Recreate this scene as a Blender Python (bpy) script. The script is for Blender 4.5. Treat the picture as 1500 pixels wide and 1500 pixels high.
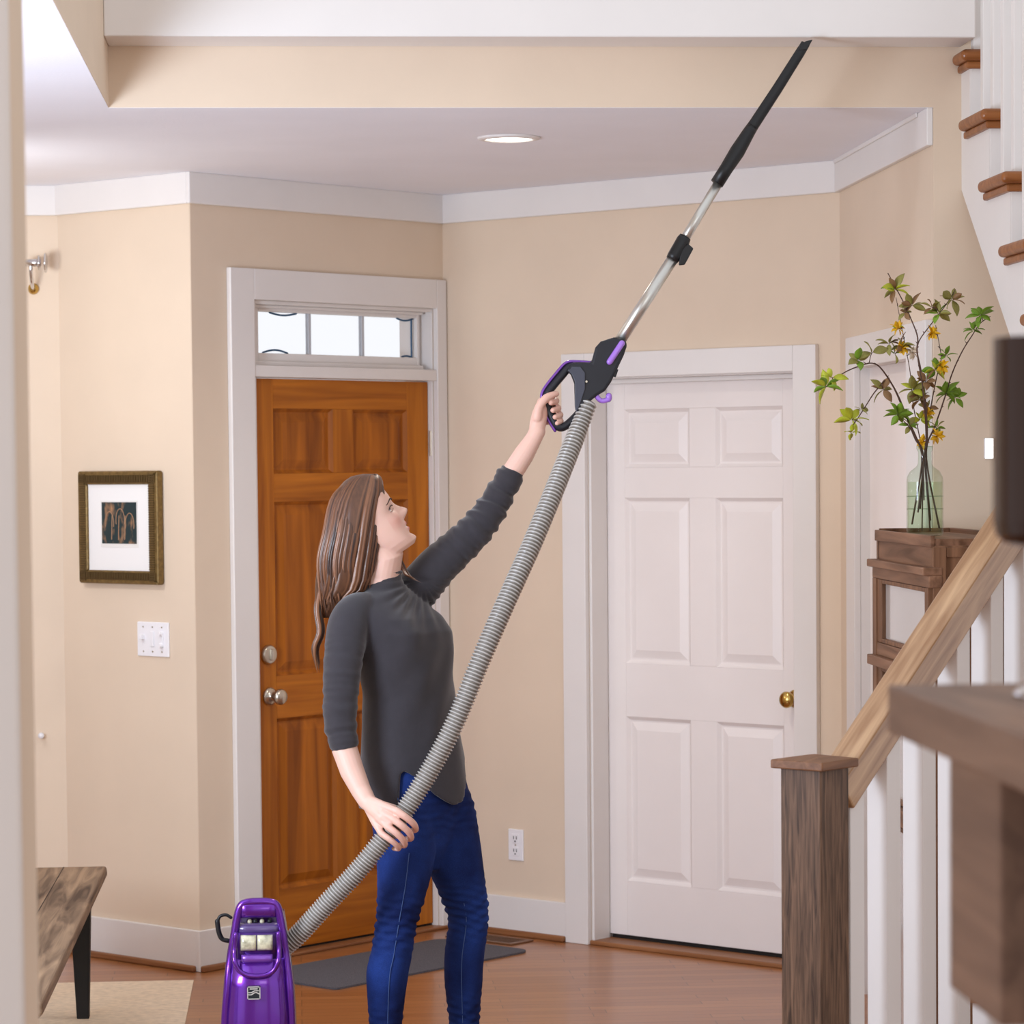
import bpy, bmesh, math, random
import numpy as np
from math import sin, cos, pi, radians, sqrt, exp
from mathutils import Vector, Matrix

for o in list(bpy.data.objects):
    bpy.data.objects.remove(o, do_unlink=True)
scene = bpy.context.scene
COL = scene.collection
random.seed(4)

# ------------------------------------------------------------------ camera
# hall axes: X right along the header beam, Y into the hall, Z up
F, PSI, TH, RHO, PPY, H = 4408.37, .0714069, .0484565, -.00872479, 896.15, 1.70
fw = np.array([sin(PSI)*cos(TH), cos(PSI)*cos(TH), -sin(TH)])
rt = np.array([cos(PSI), -sin(PSI), 0.])
up = np.cross(rt, fw)
rt, up = cos(RHO)*rt+sin(RHO)*up, -sin(RHO)*rt+cos(RHO)*up
CAM = np.array([0, 0, H])
cam = bpy.data.cameras.new('camera')
camo = bpy.data.objects.new('camera', cam)
COL.objects.link(camo)
camo.matrix_world = Matrix(((rt[0], up[0], -fw[0], 0), (rt[1], up[1], -fw[1], 0), (rt[2], up[2], -fw[2], H), (0, 0, 0, 1)))
cam.sensor_fit = 'HORIZONTAL'
cam.sensor_width = 36
cam.lens = 36*F/1500
cam.shift_y = (PPY-750)/1500
cam.clip_end = 200
cam.dof.use_dof = True
cam.dof.focus_distance = 8.2
cam.dof.aperture_fstop = 7.5
scene.camera = camo

# ------------------------------------------------------------------ world, light, exposure
vs = scene.view_settings
vs.view_transform = 'Standard'
vs.look = 'None'
vs.exposure = -0.10
vs.gamma = 1
vs.use_curve_mapping = False
world = bpy.data.worlds.new('daylight')
scene.world = world
world.use_nodes = True
bgn = world.node_tree.nodes['Background']
bgn.inputs[0].default_value = (.93, .95, 1.0, 1)
bgn.inputs[1].default_value = 1.12

def area_light(name, loc, target, sx, sy, power, col):
    l = bpy.data.lights.new(name, 'AREA')
    l.shape = 'RECTANGLE'
    l.size, l.size_y, l.energy, l.color = sx, sy, power, col
    o = bpy.data.objects.new(name, l)
    COL.objects.link(o)
    o.location = loc
    o.rotation_euler = (Vector(target)-Vector(loc)).to_track_quat('-Z', 'Y').to_euler()
    return o
# unseen strobe at lower left, aimed up at the ceiling, and the soft hall light
area_light('strobe_light', (-1.75, 6.0, 1.5), (.1, 9.3, 2.75), .9, 1.1, 100, (.72, .83, 1))
area_light('hall_light', (1.2, -1.0, 3.2), (.6, 8.5, 1.5), 2.2, 1.2, 32, (1, .93, .86))
# sconce in the bench alcove, out of sight behind the left pier
alc = bpy.data.lights.new('alcove_light', 'AREA')
alc.shape, alc.size, alc.energy, alc.color = 'DISK', .22, 8, (.94, .97, 1)
alco = bpy.data.objects.new('alcove_light', alc)
COL.objects.link(alco)
alco.location = (-1.35, 9.3, 2.2)
alco.rotation_euler = (Vector((-.5, 10.3, 2.15))-Vector(alco.location)).to_track_quat('-Z', 'Y').to_euler()

# ------------------------------------------------------------------ pixel helpers: photograph point -> point of the room at a known depth
def ray(x, y):
    return fw+rt*(x-750)/F-up*(y-PPY)/F
def ony(x, y, Y):
    d = ray(x, y)
    return CAM+d*Y/d[1]
def onx(x, y, X):
    d = ray(x, y)
    return CAM+d*X/d[0]
def onz(x, y, z=0.):
    d = ray(x, y)
    return CAM+d*(z-H)/d[2]

# ------------------------------------------------------------------ materials
def lin(c):
    return tuple(((v/255)/12.92 if v/255 <= .04045 else ((v/255+.055)/1.055)**2.4) for v in c)
MATS = {}
def mat(name, rgb, rough=.5, metal=0., var=0., scale=8., stretch=(1, 1, 1), bump=0., bscale=None, spec=.5, coat=0., trans=0., emit=0., ior=1.45, sheen=0., rgb2=None):
    m = bpy.data.materials.new(name)
    m.use_nodes = True
    nt = m.node_tree
    b = nt.nodes['Principled BSDF']
    c = lin(rgb)
    b.inputs['Base Color'].default_value = (*c, 1)
    b.inputs['Roughness'].default_value = rough
    b.inputs['Metallic'].default_value = metal
    b.inputs['Specular IOR Level'].default_value = spec
    b.inputs['Coat Weight'].default_value = coat
    b.inputs['Coat Roughness'].default_value = .08
    b.inputs['Transmission Weight'].default_value = trans
    b.inputs['IOR'].default_value = ior
    b.inputs['Sheen Weight'].default_value = sheen
    if emit:
        b.inputs['Emission Color'].default_value = (*c, 1)
        b.inputs['Emission Strength'].default_value = emit
    if var or bump:
        tc = nt.nodes.new('ShaderNodeTexCoord')
        mp = nt.nodes.new('ShaderNodeMapping')
        mp.inputs['Scale'].default_value = stretch
        nt.links.new(tc.outputs['Object'], mp.inputs[0])
        n = nt.nodes.new('ShaderNodeTexNoise')
        n.inputs['Scale'].default_value = scale
        n.inputs['Detail'].default_value = 5
        nt.links.new(mp.outputs[0], n.inputs['Vector'])
        if var:
            r = nt.nodes.new('ShaderNodeValToRGB')
            c2 = lin(rgb2) if rgb2 else tuple(v*(1-var) for v in c)
            c1 = c if rgb2 else tuple(min(1, v*(1+var*.6)) for v in c)
            r.color_ramp.elements[0].position = .32
            r.color_ramp.elements[1].position = .68
            r.color_ramp.elements[0].color = (*c2, 1)
            r.color_ramp.elements[1].color = (*c1, 1)
            nt.links.new(n.outputs[0], r.inputs[0])
            nt.links.new(r.outputs[0], b.inputs['Base Color'])
        if bump:
            n2 = n
            if bscale:
                n2 = nt.nodes.new('ShaderNodeTexNoise')
                n2.inputs['Scale'].default_value = bscale
                n2.inputs['Detail'].default_value = 3
                nt.links.new(mp.outputs[0], n2.inputs['Vector'])
            bp = nt.nodes.new('ShaderNodeBump')
            bp.inputs['Strength'].default_value = bump
            bp.inputs['Distance'].default_value = .004
            nt.links.new(n2.outputs[0], bp.inputs['Height'])
            nt.links.new(bp.outputs[0], b.inputs['Normal'])
    MATS[name] = m
    return m

def wood(name, dark, light, axis='Z', scale=9., rough=.45, coat=0., spec=.3):
    m = bpy.data.materials.new(name)
    m.use_nodes = True
    nt = m.node_tree
    b = nt.nodes['Principled BSDF']
    b.inputs['Roughness'].default_value = rough
    b.inputs['Coat Weight'].default_value = coat
    b.inputs['Specular IOR Level'].default_value = spec
    tc = nt.nodes.new('ShaderNodeTexCoord')
    mp = nt.nodes.new('ShaderNodeMapping')
    s = [1, 1, 1]
    s['XYZ'.index(axis)] = .07
    mp.inputs['Scale'].default_value = s
    nt.links.new(tc.outputs['Object'], mp.inputs[0])
    n = nt.nodes.new('ShaderNodeTexNoise')
    n.inputs['Scale'].default_value = scale*4
    n.inputs['Detail'].default_value = 6
    n.inputs['Distortion'].default_value = .8
    nt.links.new(mp.outputs[0], n.inputs['Vector'])
    r = nt.nodes.new('ShaderNodeValToRGB')
    e = r.color_ramp.elements
    e[0].position, e[1].position = .3, .72
    e[0].color, e[1].color = (*lin(dark), 1), (*lin(light), 1)
    nt.links.new(n.outputs[0], r.inputs[0])
    nt.links.new(r.outputs[0], b.inputs['Base Color'])
    bp = nt.nodes.new('ShaderNodeBump')
    bp.inputs['Strength'].default_value = .15
    bp.inputs['Distance'].default_value = .002
    nt.links.new(n.outputs[0], bp.inputs['Height'])
    nt.links.new(bp.outputs[0], b.inputs['Normal'])
    MATS[name] = m
    return m

WALL = mat('tan_paint', (225, 205, 182), .75, var=.03, scale=3, bump=.06, bscale=160)
WHITE = mat('white_trim', (230, 225, 221), .42, var=.02, scale=4)
CEIL = mat('ceiling_paint', (240, 240, 247), .85, var=.02, scale=3, bump=.15, bscale=90)
DOORW = mat('white_door_paint', (238, 230, 226), .4, var=.015, scale=5)
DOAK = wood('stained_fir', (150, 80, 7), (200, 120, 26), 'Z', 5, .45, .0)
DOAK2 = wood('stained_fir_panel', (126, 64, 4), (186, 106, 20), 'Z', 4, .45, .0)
DOAKH = wood('stained_fir_rail', (146, 78, 7), (196, 116, 26), 'X', 5, .45, .0)
OAK = wood('weathered_oak', (60, 42, 30), (128, 98, 76), 'Z', 26, .5)
OAKR = wood('rail_oak', (146, 104, 68), (206, 168, 128), 'X', 8, .3, .35, .5)
TREAD = wood('tread_oak', (124, 70, 30), (164, 104, 58), 'X', 8, .4, .1)
CAB = wood('cabinet_oak', (88, 58, 38), (146, 106, 78), 'Z', 7, .5)
CABY = wood('cabinet_oak_across', (88, 58, 38), (152, 112, 86), 'Y', 7, .5)
BENCH = wood('bench_plank', (72, 50, 34), (170, 140, 110), 'Y', 8, .6)
SHELF = wood('shelf_wood', (118, 92, 78), (158, 126, 106), 'Y', 6, .5)
BRASS = mat('polished_brass', (196, 164, 92), .22, 1.)
NICKEL = mat('satin_nickel', (200, 192, 178), .28, 1.)
CHROME = mat('chrome', (215, 215, 218), .12, 1.)
BLACK = mat('black_plastic', (22, 22, 24), .42, var=.15, scale=30)
BLACKLEG = mat('black_leg', (16, 13, 12), .5)
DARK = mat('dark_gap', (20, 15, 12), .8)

# ------------------------------------------------------------------ mesh builder
class MB:
    def __init__(s):
        s.v, s.f = [], []
    def add(s, vs_, fs_):
        k = len(s.v)
        s.v += [tuple(float(c) for c in p) for p in vs_]
        s.f += [tuple(i+k for i in f) for f in fs_]
        return s
    def box(s, x0, x1, y0, y1, z0, z1):
        vs_ = [(x, y, z) for z in (z0, z1) for y in (y0, y1) for x in (x0, x1)]
        return s.add(vs_, [(0, 2, 3, 1), (4, 5, 7, 6), (0, 1, 5, 4), (2, 6, 7, 3), (0, 4, 6, 2), (1, 3, 7, 5)])
    def prism(s, poly, a, b, plane='XZ'):
        n = len(poly)
        def mk(p, w):
            return (p[0], w, p[1]) if plane == 'XZ' else ((w, p[0], p[1]) if plane == 'YZ' else (p[0], p[1], w))
        vs_ = [mk(p, a) for p in poly]+[mk(p, b) for p in poly]
        fs_ = [tuple(range(n))[::-1], tuple(range(n, 2*n))]+[(i, (i+1) % n, n+(i+1) % n, n+i) for i in range(n)]
        return s.add(vs_, fs_)
    def rings(s, rings, caps=True):
        n = len(rings[0])
        vs_ = [p for r in rings for p in r]
        fs_ = [(i*n+j, i*n+(j+1) % n, (i+1)*n+(j+1) % n, (i+1)*n+j) for i in range(len(rings)-1) for j in range(n)]
        if caps:
            fs_ += [tuple(range(n))[::-1], tuple(range((len(rings)-1)*n, len(rings)*n))]
        return s.add(vs_, fs_)
    def lathe(s, prof, c=(0, 0, 0), axis='Z', seg=24, caps=True):
        rs = []
        for r, h in prof:
            ring = []
            for k in range(seg):
                a = 2*pi*k/seg
                p = (r*cos(a), r*sin(a), h)
                if axis == 'Y':
                    p = (p[0], h, p[1])
                elif axis == 'X':
                    p = (h, p[0], p[1])
                ring.append((p[0]+c[0], p[1]+c[1], p[2]+c[2]))
            rs.append(ring)
        return s.rings(rs, caps)
    def tube(s, path, rad, seg=12, round_ends=True, flat=1., ref=None):
        P = [np.array(p, float) for p in path]
        n = len(P)
        R = list(rad) if hasattr(rad, '__len__') else [rad]*n
        T = [P[min(i+1, n-1)]-P[max(i-1, 0)] for i in range(n)]
        T = [t/(np.linalg.norm(t)+1e-12) for t in T]
        u = np.array(ref, float) if ref is not None else (np.array([0, 0, 1.]) if abs(T[0][2]) < .9 else np.array([1., 0, 0]))
        rings = []
        def ring(c, t, u, r):
            w = np.cross(t, u)
            return [c+r*(cos(2*pi*k/seg)*u*flat+sin(2*pi*k/seg)*w) for k in range(seg)]
        for i in range(n):
            u = u-T[i]*(u@T[i])
            u = u/np.linalg.norm(u)
            if i == 0 and round_ends:
                for a in (75, 50, 25):
                    rings.append(ring(P[0]-T[0]*R[0]*sin(radians(a)), T[0], u, R[0]*cos(radians(a))))
            rings.append(ring(P[i], T[i], u, R[i]))
            if i == n-1 and round_ends:
                for a in (25, 50, 75):
                    rings.append(ring(P[i]+T[i]*R[i]*sin(radians(a)), T[i], u, R[i]*cos(radians(a))))
        return s.rings(rings)
    def build(s, name, m, parent=None, smooth=False, bevel=0., seg=2, link=True):
        me = bpy.data.meshes.new(name)
        me.from_pydata(s.v, [], s.f)
        bm = bmesh.new()
        bm.from_mesh(me)
        bmesh.ops.recalc_face_normals(bm, faces=bm.faces)
        bm.to_mesh(me)
        bm.free()
        me.materials.append(m)
        if smooth:
            me.polygons.foreach_set('use_smooth', [True]*len(me.polygons))
        o = bpy.data.objects.new(name, me)
        COL.objects.link(o)
        if bevel:
            md = o.modifiers.new('bevel', 'BEVEL')
            md.width, md.segments, md.limit_method, md.angle_limit = bevel, seg, 'ANGLE', radians(35)
        if parent:
            o.parent = parent
        return o

def bez(pts, n):
    """Catmull-Rom through points -> n samples"""
    P = [np.array(p, float) for p in pts]
    P = [2*P[0]-P[1]]+P+[2*P[-1]-P[-2]]
    out = []
    m = len(P)-3
    for i in range(n):
        t = i/(n-1)*m
        k = min(int(t), m-1)
        t -= k
        a, b, c, d = P[k:k+4]
        out.append(.5*((2*b)+(c-a)*t+(2*a-5*b+4*c-d)*t*t+(3*b-a-3*c+d)*t**3))
    return out

def empty(name, loc=(0, 0, 0), rz=0):
    o = bpy.data.objects.new(name, None)
    COL.objects.link(o)
    o.location = loc
    o.rotation_euler = (0, 0, rz)
    o.empty_display_size = .05
    return o
def tag(o, label=None, cat=None, group=None, kind=None):
    for k, v in (('label', label), ('category', cat), ('group', group), ('kind', kind)):
        if v:
            o[k] = v
    return o
def struct(o, label, cat):
    return tag(o, label, cat, kind='structure')
def bake(o):
    dg = bpy.context.evaluated_depsgraph_get()
    dg.update()
    me = bpy.data.meshes.new_from_object(o.evaluated_get(dg))
    o.modifiers.clear()
    o.data = me
    return o

# ------------------------------------------------------------------ structure
ZC = 2.69
q = 2**-.5
A = (-.341, 10.165)
B = (.548, 11.054)
C = (1.79, 9.812)
L1 = 1.257
L2 = 1.756
E3 = (-.816, 10.64)
YB = 8.36

# floor: strip oak boards running across the hall
fm = bpy.data.materials.new('oak_floor')
fm.use_nodes = True
nt = fm.node_tree
b = nt.nodes['Principled BSDF']
b.inputs['Roughness'].default_value = .3
b.inputs['Coat Weight'].default_value = .15
b.inputs['Coat Roughness'].default_value = .12
tc = nt.nodes.new('ShaderNodeTexCoord')
br = nt.nodes.new('ShaderNodeTexBrick')
br.inputs['Scale'].default_value = 1
br.inputs['Brick Width'].default_value = .9
br.inputs['Row Height'].default_value = .057
br.inputs['Mortar Size'].default_value = .0012
br.inputs['Color1'].default_value = (*lin((176, 116, 70)), 1)
br.inputs['Color2'].default_value = (*lin((156, 98, 56)), 1)
br.inputs['Mortar'].default_value = (*lin((92, 60, 40)), 1)
br.offset = .5
br.offset_frequency = 3
br.squash = .7
br.squash_frequency = 2
nt.links.new(tc.outputs['Object'], br.inputs['Vector'])
mp = nt.nodes.new('ShaderNodeMapping')
mp.inputs['Scale'].default_value = (.08, 1, 1)
nt.links.new(tc.outputs['Object'], mp.inputs[0])
nz = nt.nodes.new('ShaderNodeTexNoise')
nz.inputs['Scale'].default_value = 60
nz.inputs['Detail'].default_value = 6
nt.links.new(mp.outputs[0], nz.inputs['Vector'])
rp = nt.nodes.new('ShaderNodeValToRGB')
rp.color_ramp.elements[0].color = (.72, .70, .68, 1)
rp.color_ramp.elements[1].color = (1.1, 1.1, 1.1, 1)
nt.links.new(nz.outputs[0], rp.inputs[0])
mx = nt.nodes.new('ShaderNodeMix')
mx.data_type = 'RGBA'
mx.blend_type = 'MULTIPLY'
mx.inputs[0].default_value = 1
nt.links.new(br.outputs[0], mx.inputs[6])
nt.links.new(rp.outputs[0], mx.inputs[7])
nt.links.new(mx.outputs[2], b.inputs['Base Color'])
struct(MB().box(-2.8, 3.6, -3, 12.5, -.1, 0).build('floor', fm), 'glossy reddish-brown oak strip floor', 'floor')

cl = MB()
cl.box(-2.6, C[0]+.001, YB+.001, 11.9, ZC-.0008, ZC+.12)
cl.box(-2.6, -.4985, 2.5, YB+.001, ZC-.0008, ZC+.12)
struct(cl.build('ceiling', CEIL), 'white textured plaster ceiling above the entry', 'ceiling')

def wall_frame(name, p, ang, mb, m, label, bevel=0):
    o = mb.build(name, m, bevel=bevel)
    o.location = (p[0], p[1], 0)
    o.rotation_euler = (0, 0, radians(ang))
    struct(o, label, 'wall')
    return o
T = .14
w = MB()
w.box(.001, .275, 0, T, 0, ZC).box(1.2, L1+.14, 0, T, 0, ZC).box(.275, 1.2, 0, T, 2.275, ZC)
W1 = wall_frame('wall_entry', A, 45, w, WALL, 'tan wall around the wooden front door')
w = MB()
w.box(-.14, .682, 0, T, 0, ZC).box(1.579, L2+.1, 0, T, 0, ZC).box(.682, 1.579, 0, T, 2.01, ZC)
W2 = wall_frame('wall_closet', B, -45, w, WALL, 'tan wall around the white closet door')
L3 = sqrt((A[0]-E3[0])**2+(A[1]-E3[1])**2)
W3 = wall_frame('wall_picture', E3, -45, MB().box(-.1, L3-.003, 0, T, 0, ZC), WALL, 'brightly lit cream wall with the framed picture')
struct(MB().box(-2.3, E3[0], E3[1], E3[1]+T, 0, ZC).build('wall_back', WALL), 'narrow tan wall behind the bench', 'wall')
struct(MB().box(-2.75, -2.6, 6.6, 10.8, 0, ZC).build('wall_left', WALL), 'tan left wall of the bench alcove', 'wall')
w = MB()
w.box(C[0], C[0]+T, 9.50, C[1]+.1, 0, ZC).box(C[0], C[0]+T, YB, 8.60, 0, ZC).box(C[0], C[0]+T, 8.60, 9.50, 2.03, ZC)
struct(w.build('wall_right', WALL), 'short tan side wall beside the vase with a white cased door', 'wall')
struct(MB().box(C[0]+T, 3.4, YB, YB+T, 0, 4.2).box(C[0], C[0]+T, YB, YB+T, ZC, 4.2).build('wall_stair', WALL), 'tan wall beneath the upper stair flight', 'wall')
struct(MB().box(-.4984, C[0], YB, YB+T, ZC, 4.2).build('wall_header', WALL), 'long tan header beam above the entry opening', 'wall')
struct(MB().box(-.60, -.497, 2.5, YB, ZC, 4.2).build('wall_header_left', WALL), 'tan header coming forward at upper left', 'wall')
struct(MB().box(-.497, 1.868, 8.17, YB, 2.857, 4.2).build('trim_1', WHITE, bevel=.004), 'white fascia board over the header beam', 'trim')

# crown bands
def band(name, p, ang, x0, x1, z0, z1, t, m, label, bevel=.004):
    o = MB().box(x0, x1, -t, 0, z0, z1).build(name, m, bevel=bevel)
    o.location = (p[0], p[1], 0)
    o.rotation_euler = (0, 0, radians(ang))
    return struct(o, label, 'trim')
TC = .018
band('trim_2', A, 45, -TC, L1, 2.585, ZC, TC, WHITE, 'white crown band above the front door')
band('trim_3', B, -45, 0, L2, 2.585, ZC, TC, WHITE, 'white crown band above the closet door')
band('trim_4', E3, -45, 0, L3+.0005, 2.585, ZC, TC, WHITE, 'white crown band above the framed picture')
struct(MB().box(-2.3, E3[0]+.006, E3[1]-TC, E3[1], 2.585, ZC).build('trim_5', WHITE, bevel=.004), 'short white crown band at far left over the bench', 'trim')
struct(MB().box(C[0]-TC, C[0], YB, C[1], 2.585, ZC-.0005).box(C[0]-TC-.006, C[0]-TC, YB+.12, C[1]-.02, ZC-.014, ZC).build('trim_6', WHITE, bevel=.003), 'white crown band on the short wall by the stairs', 'trim')

# baseboards with a wooden shoe
SHOE = wood('shoe_oak', (120, 74, 44), (158, 108, 70), 'X', 6, .4)
def base(name, p, ang, segs, label):
    mb = MB()
    for x0, x1 in segs:
        mb.box(x0, x1, -.016, 0, 0, .14)
    o = mb.build(name, WHITE, bevel=.003)
    o.location = (p[0], p[1], 0)
    o.rotation_euler = (0, 0, radians(ang))
    struct(o, label, 'baseboard')
    sh = MB()
    for x0, x1 in segs:
        sh.box(x0, x1, -.034, -.016, 0, .022)
    sh.build('shoe_molding', SHOE, o, bevel=.006)
    return o
base('baseboard_entry', A, 45, [(-.016, .163)], 'white baseboard left of the front door')
base('baseboard_closet', B, -45, [(.02, .577), (1.68, L2)], 'white baseboard under the wall outlet')
base('baseboard_picture', E3, -45, [(0, L3)], 'white baseboard under the framed picture')
o = MB().box(-2.3, E3[0], E3[1]-.016, E3[1], 0, .14).build('baseboard_back', WHITE)
struct(o, 'white baseboard behind the bench', 'baseboard')
o = MB().box(C[0]-.016, C[0], 9.62, C[1], 0, .14).build('baseboard_right', WHITE)
struct(o, 'white baseboard on the short side wall', 'baseboard')

# left pier of the wide opening in the foreground
PX1 = onx(39, 700, -.355)
d1 = struct(MB().box(-1.4, -.3606, 3.95, 4.15, 0, 3.6).build('wall_foreground_left', WALL, bevel=.004), 'out-of-focus tan end of the wall at the left edge', 'wall')
struct(MB().box(-.52, -.3612, 3.92, 3.95, 0, 3.6).build('trim_7', WHITE, bevel=.004), 'out-of-focus white casing at the left edge', 'trim')

# ------------------------------------------------------------------ doors
def raised_panel(mb, x0, x1, z0, z1, y0, m=.035, d=.012, g=.012):
    """sunk field with bevelled raised centre; y0 = face of the stiles, room side is -y"""
    yb = y0+d
    o_ = [(x0, y0, z0), (x1, y0, z0), (x1, y0, z1), (x0, y0, z1)]
    a_ = [(x0+g, yb, z0+g), (x1-g, yb, z0+g), (x1-g, yb, z1-g), (x0+g, yb, z1-g)]
    b_ = [(x0+g+.006, yb, z0+g+.006), (x1-g-.006, yb, z0+g+.006), (x1-g-.006, yb, z1-g-.006), (x0+g+.006, yb, z1-g-.006)]
    c_ = [(x0+g+m, y0+.002, z0+g+m), (x1-g-m, y0+.002, z0+g+m), (x1-g-m, y0+.002, z1-g-m), (x0+g+m, y0+.002, z1-g-m)]
    e_ = [(x0, y0+.03, z0), (x1, y0+.03, z0), (x1, y0+.03, z1), (x0, y0+.03, z1)]
    return mb.rings([e_, o_, a_, b_, c_])

def panel_door(name, p, ang, x0, x1, z0, z1, y0, cols, rows, ms, mr, mp_, label):
    root = empty(name, (p[0], p[1], 0), radians(ang))
    struct(root, label, 'door')
    xs = [x0]+[v for c in cols for v in c]+[x1]
    zs = [z0]+[v for r in rows for v in r]+[z1]
    th = .04
    for i in (0, len(xs)-2):
        MB().box(xs[i], xs[i+1], y0, y0+th, z0, z1).build('stile', ms, root, bevel=.0015)
    for k in range(0, len(zs)-1, 2):
        MB().box(xs[1], xs[-2], y0+.0004, y0+th, zs[k], zs[k+1]).build('rail', mr, root, bevel=.0015)
    for r in rows:
        for i in range(2, len(xs)-2, 2):
            MB().box(xs[i], xs[i+1], y0+.0002, y0+th, r[0], r[1]).build('mullion', ms, root, bevel=.0015)
        for c in cols:
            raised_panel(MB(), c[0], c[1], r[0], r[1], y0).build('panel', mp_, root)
    return root
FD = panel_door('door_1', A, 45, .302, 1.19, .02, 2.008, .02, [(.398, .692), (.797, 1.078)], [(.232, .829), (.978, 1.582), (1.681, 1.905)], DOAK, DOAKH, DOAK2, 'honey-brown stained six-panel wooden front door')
CD = panel_door('door_2', B, -45, .687, 1.574, .03, 2.0, .093, [(.771, 1.058), (1.172, 1.456)], [(.225, .81), (1.0, 1.583), (1.69, 1.894)], DOORW, DOORW, DOORW, 'white painted six-panel closet door with brass knob')

def knob(parent, x, z, y0, m, name='knob', s=1.):
    k = MB().lathe([(.001, 0), (.031*s, 0), (.031*s, -.006), (.024*s, -.011), (.012*s, -.014), (.011*s, -.034), (.018*s, -.038), (.027*s, -.048), (.028*s, -.058), (.022*s, -.067), (.001, -.070)], (x, y0, z), 'Y', 24).build(name, m, parent, smooth=True)
    return k
knob(FD, .362, .910, .02, NICKEL)
MB().lathe([(.001, 0), (.034, 0), (.034, -.006), (.030, -.014), (.018, -.016), (.001, -.016)], (.358, .02, 1.055), 'Y').build('deadbolt', NICKEL, FD, smooth=True, bevel=.001)
MB().box(.352, .364, -.006, .008, 1.035, 1.075).build('thumb_turn', NICKEL, FD, bevel=.003)
for zz in (1.785, 1.0, .25):
    h = MB()
    h.lathe([(.001, -.046), (.008, -.046), (.008, .046), (.001, .046)], (1.197, .012, zz), 'Z', 12)
    h.box(1.197, 1.215, .004, .008, zz-.045, zz+.045)
    h.build('hinge', NICKEL, FD, smooth=False)
kb = knob(CD, 1.507, .905, .093, BRASS)
MB().box(1.53, 1.572, .090, .0925, .872, .938).build('latch_plate', BRASS, CD)
MB().box(.70, 1.56, .096, .13, .006, .03).build('sweep_gap_strip', DARK, CD)  # near-black strip put in for the shaded gap under the closet door
MB().box(.30, 1.19, .026, .055, .004, .02).build('sweep_gap_strip', DARK, FD)
# thresholds
o = MB().box(.23, 1.22, -.03, .14, 0, .012).build('trim_10', SHOE, bevel=.004)
o.location, o.rotation_euler = (A[0], A[1], 0), (0, 0, radians(45))
struct(o, 'low wooden threshold under the front door', 'threshold')
o = MB().box(.66, 1.60, -.01, .14, 0, .016).build('trim_11', SHOE, bevel=.004)
o.location, o.rotation_euler = (B[0], B[1], 0), (0, 0, radians(-45))
struct(o, 'low wooden threshold under the white closet door', 'threshold')

# front-door casing, transom bar and jambs
def placed(mb, name, p, ang, m, label, cat='trim', bevel=.003):
    o = mb.build(name, m, bevel=bevel)
    o.location, o.rotation_euler = (p[0], p[1], 0), (0, 0, radians(ang))
    return struct(o, label, cat)
c = empty('trim_8', (A[0], A[1], 0), radians(45))
struct(c, 'white casing around the front door and transom', 'trim')
MB().box(.163, .275, -.022, 0, 0, 2.38).build('side_casing', WHITE, c, bevel=.003)
MB().box(1.20, 1.252, -.022, 0, 0, 2.38).build('side_casing', WHITE, c, bevel=.003)
MB().box(.275, 1.20, -.022, 0, 2.275, 2.38).build('head_casing', WHITE, c, bevel=.003)
MB().box(.275, .30, 0, T, 0, 2.275).build('jamb', WHITE, c, bevel=.002)
MB().box(1.193, 1.2, 0, T, 0, 2.275).box(1.17, 1.193, .055, T, 2.05, 2.275).build('jamb', WHITE, c, bevel=.002)
MB().box(.30, 1.193, 0, T, 2.262, 2.275).build('head_jamb', WHITE, c, bevel=.002)
MB().box(.275, 1.20, -.018, T, 2.012, 2.052).build('transom_bar', WHITE, c, bevel=.003)
wn = empty('window_1', (A[0], A[1], 0), radians(45))
struct(wn, 'bright three-light transom window above the front door', 'window')
fr = MB().box(.30, .352, .04, .075, 2.052, 2.262).box(1.157, 1.17, .04, .075, 2.052, 2.262).box(.352, 1.157, .04, .075, 2.240, 2.262).box(.352, 1.157, .04, .075, 2.052, 2.097)
fr.build('window_frame', WHITE, wn, bevel=.003)
fr2 = MB().box(.30, 1.17, .02, .04, 2.252, 2.262).box(.30, 1.17, .02, .04, 2.052, 2.068).box(.30, .318, .02, .04, 2.068, 2.252)
fr2.build('window_stop', WHITE, wn, bevel=.003)
MUL = mat('lead_came', (196, 200, 206), .5)
for u in (.613, .883):
    MB().box(u-.006, u+.006, .05, .066, 2.097, 2.24).build('muntin', MUL, wn)
def thin_glass(name, tint, ior):
    gm = bpy.data.materials.new(name)
    gm.use_nodes = True
    gn = gm.node_tree
    gn.nodes.remove(gn.nodes['Principled BSDF'])
    mixs = gn.nodes.new('ShaderNodeMixShader')
    tb = gn.nodes.new('ShaderNodeBsdfTransparent')
    tb.inputs[0].default_value = (*lin(tint), 1)
    gb = gn.nodes.new('ShaderNodeBsdfGlossy')
    gb.inputs['Roughness'].default_value = .03
    lw = gn.nodes.new('ShaderNodeLayerWeight')
    lw.inputs[0].default_value = .5
    pw = gn.nodes.new('ShaderNodeMath')
    pw.operation = 'POWER'
    pw.inputs[1].default_value = 4.
    ml = gn.nodes.new('ShaderNodeMath')
    ml.operation = 'MULTIPLY_ADD'
    ml.inputs[1].default_value = min(1., (ior-1)*1.6)
    ml.inputs[2].default_value = ((ior-1)/(ior+1))**2
    gn.links.new(lw.outputs['Facing'], pw.inputs[0])
    gn.links.new(pw.outputs[0], ml.inputs[0])
    gn.links.new(ml.outputs[0], mixs.inputs[0])
    gn.links.new(tb.outputs[0], mixs.inputs[1])
    gn.links.new(gb.outputs[0], mixs.inputs[2])
    gn.links.new(mixs.outputs[0], gn.nodes['Material Output'].inputs[0])
    return gm
gm = thin_glass('clear_glass', (255, 255, 255), 1.3)
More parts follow.
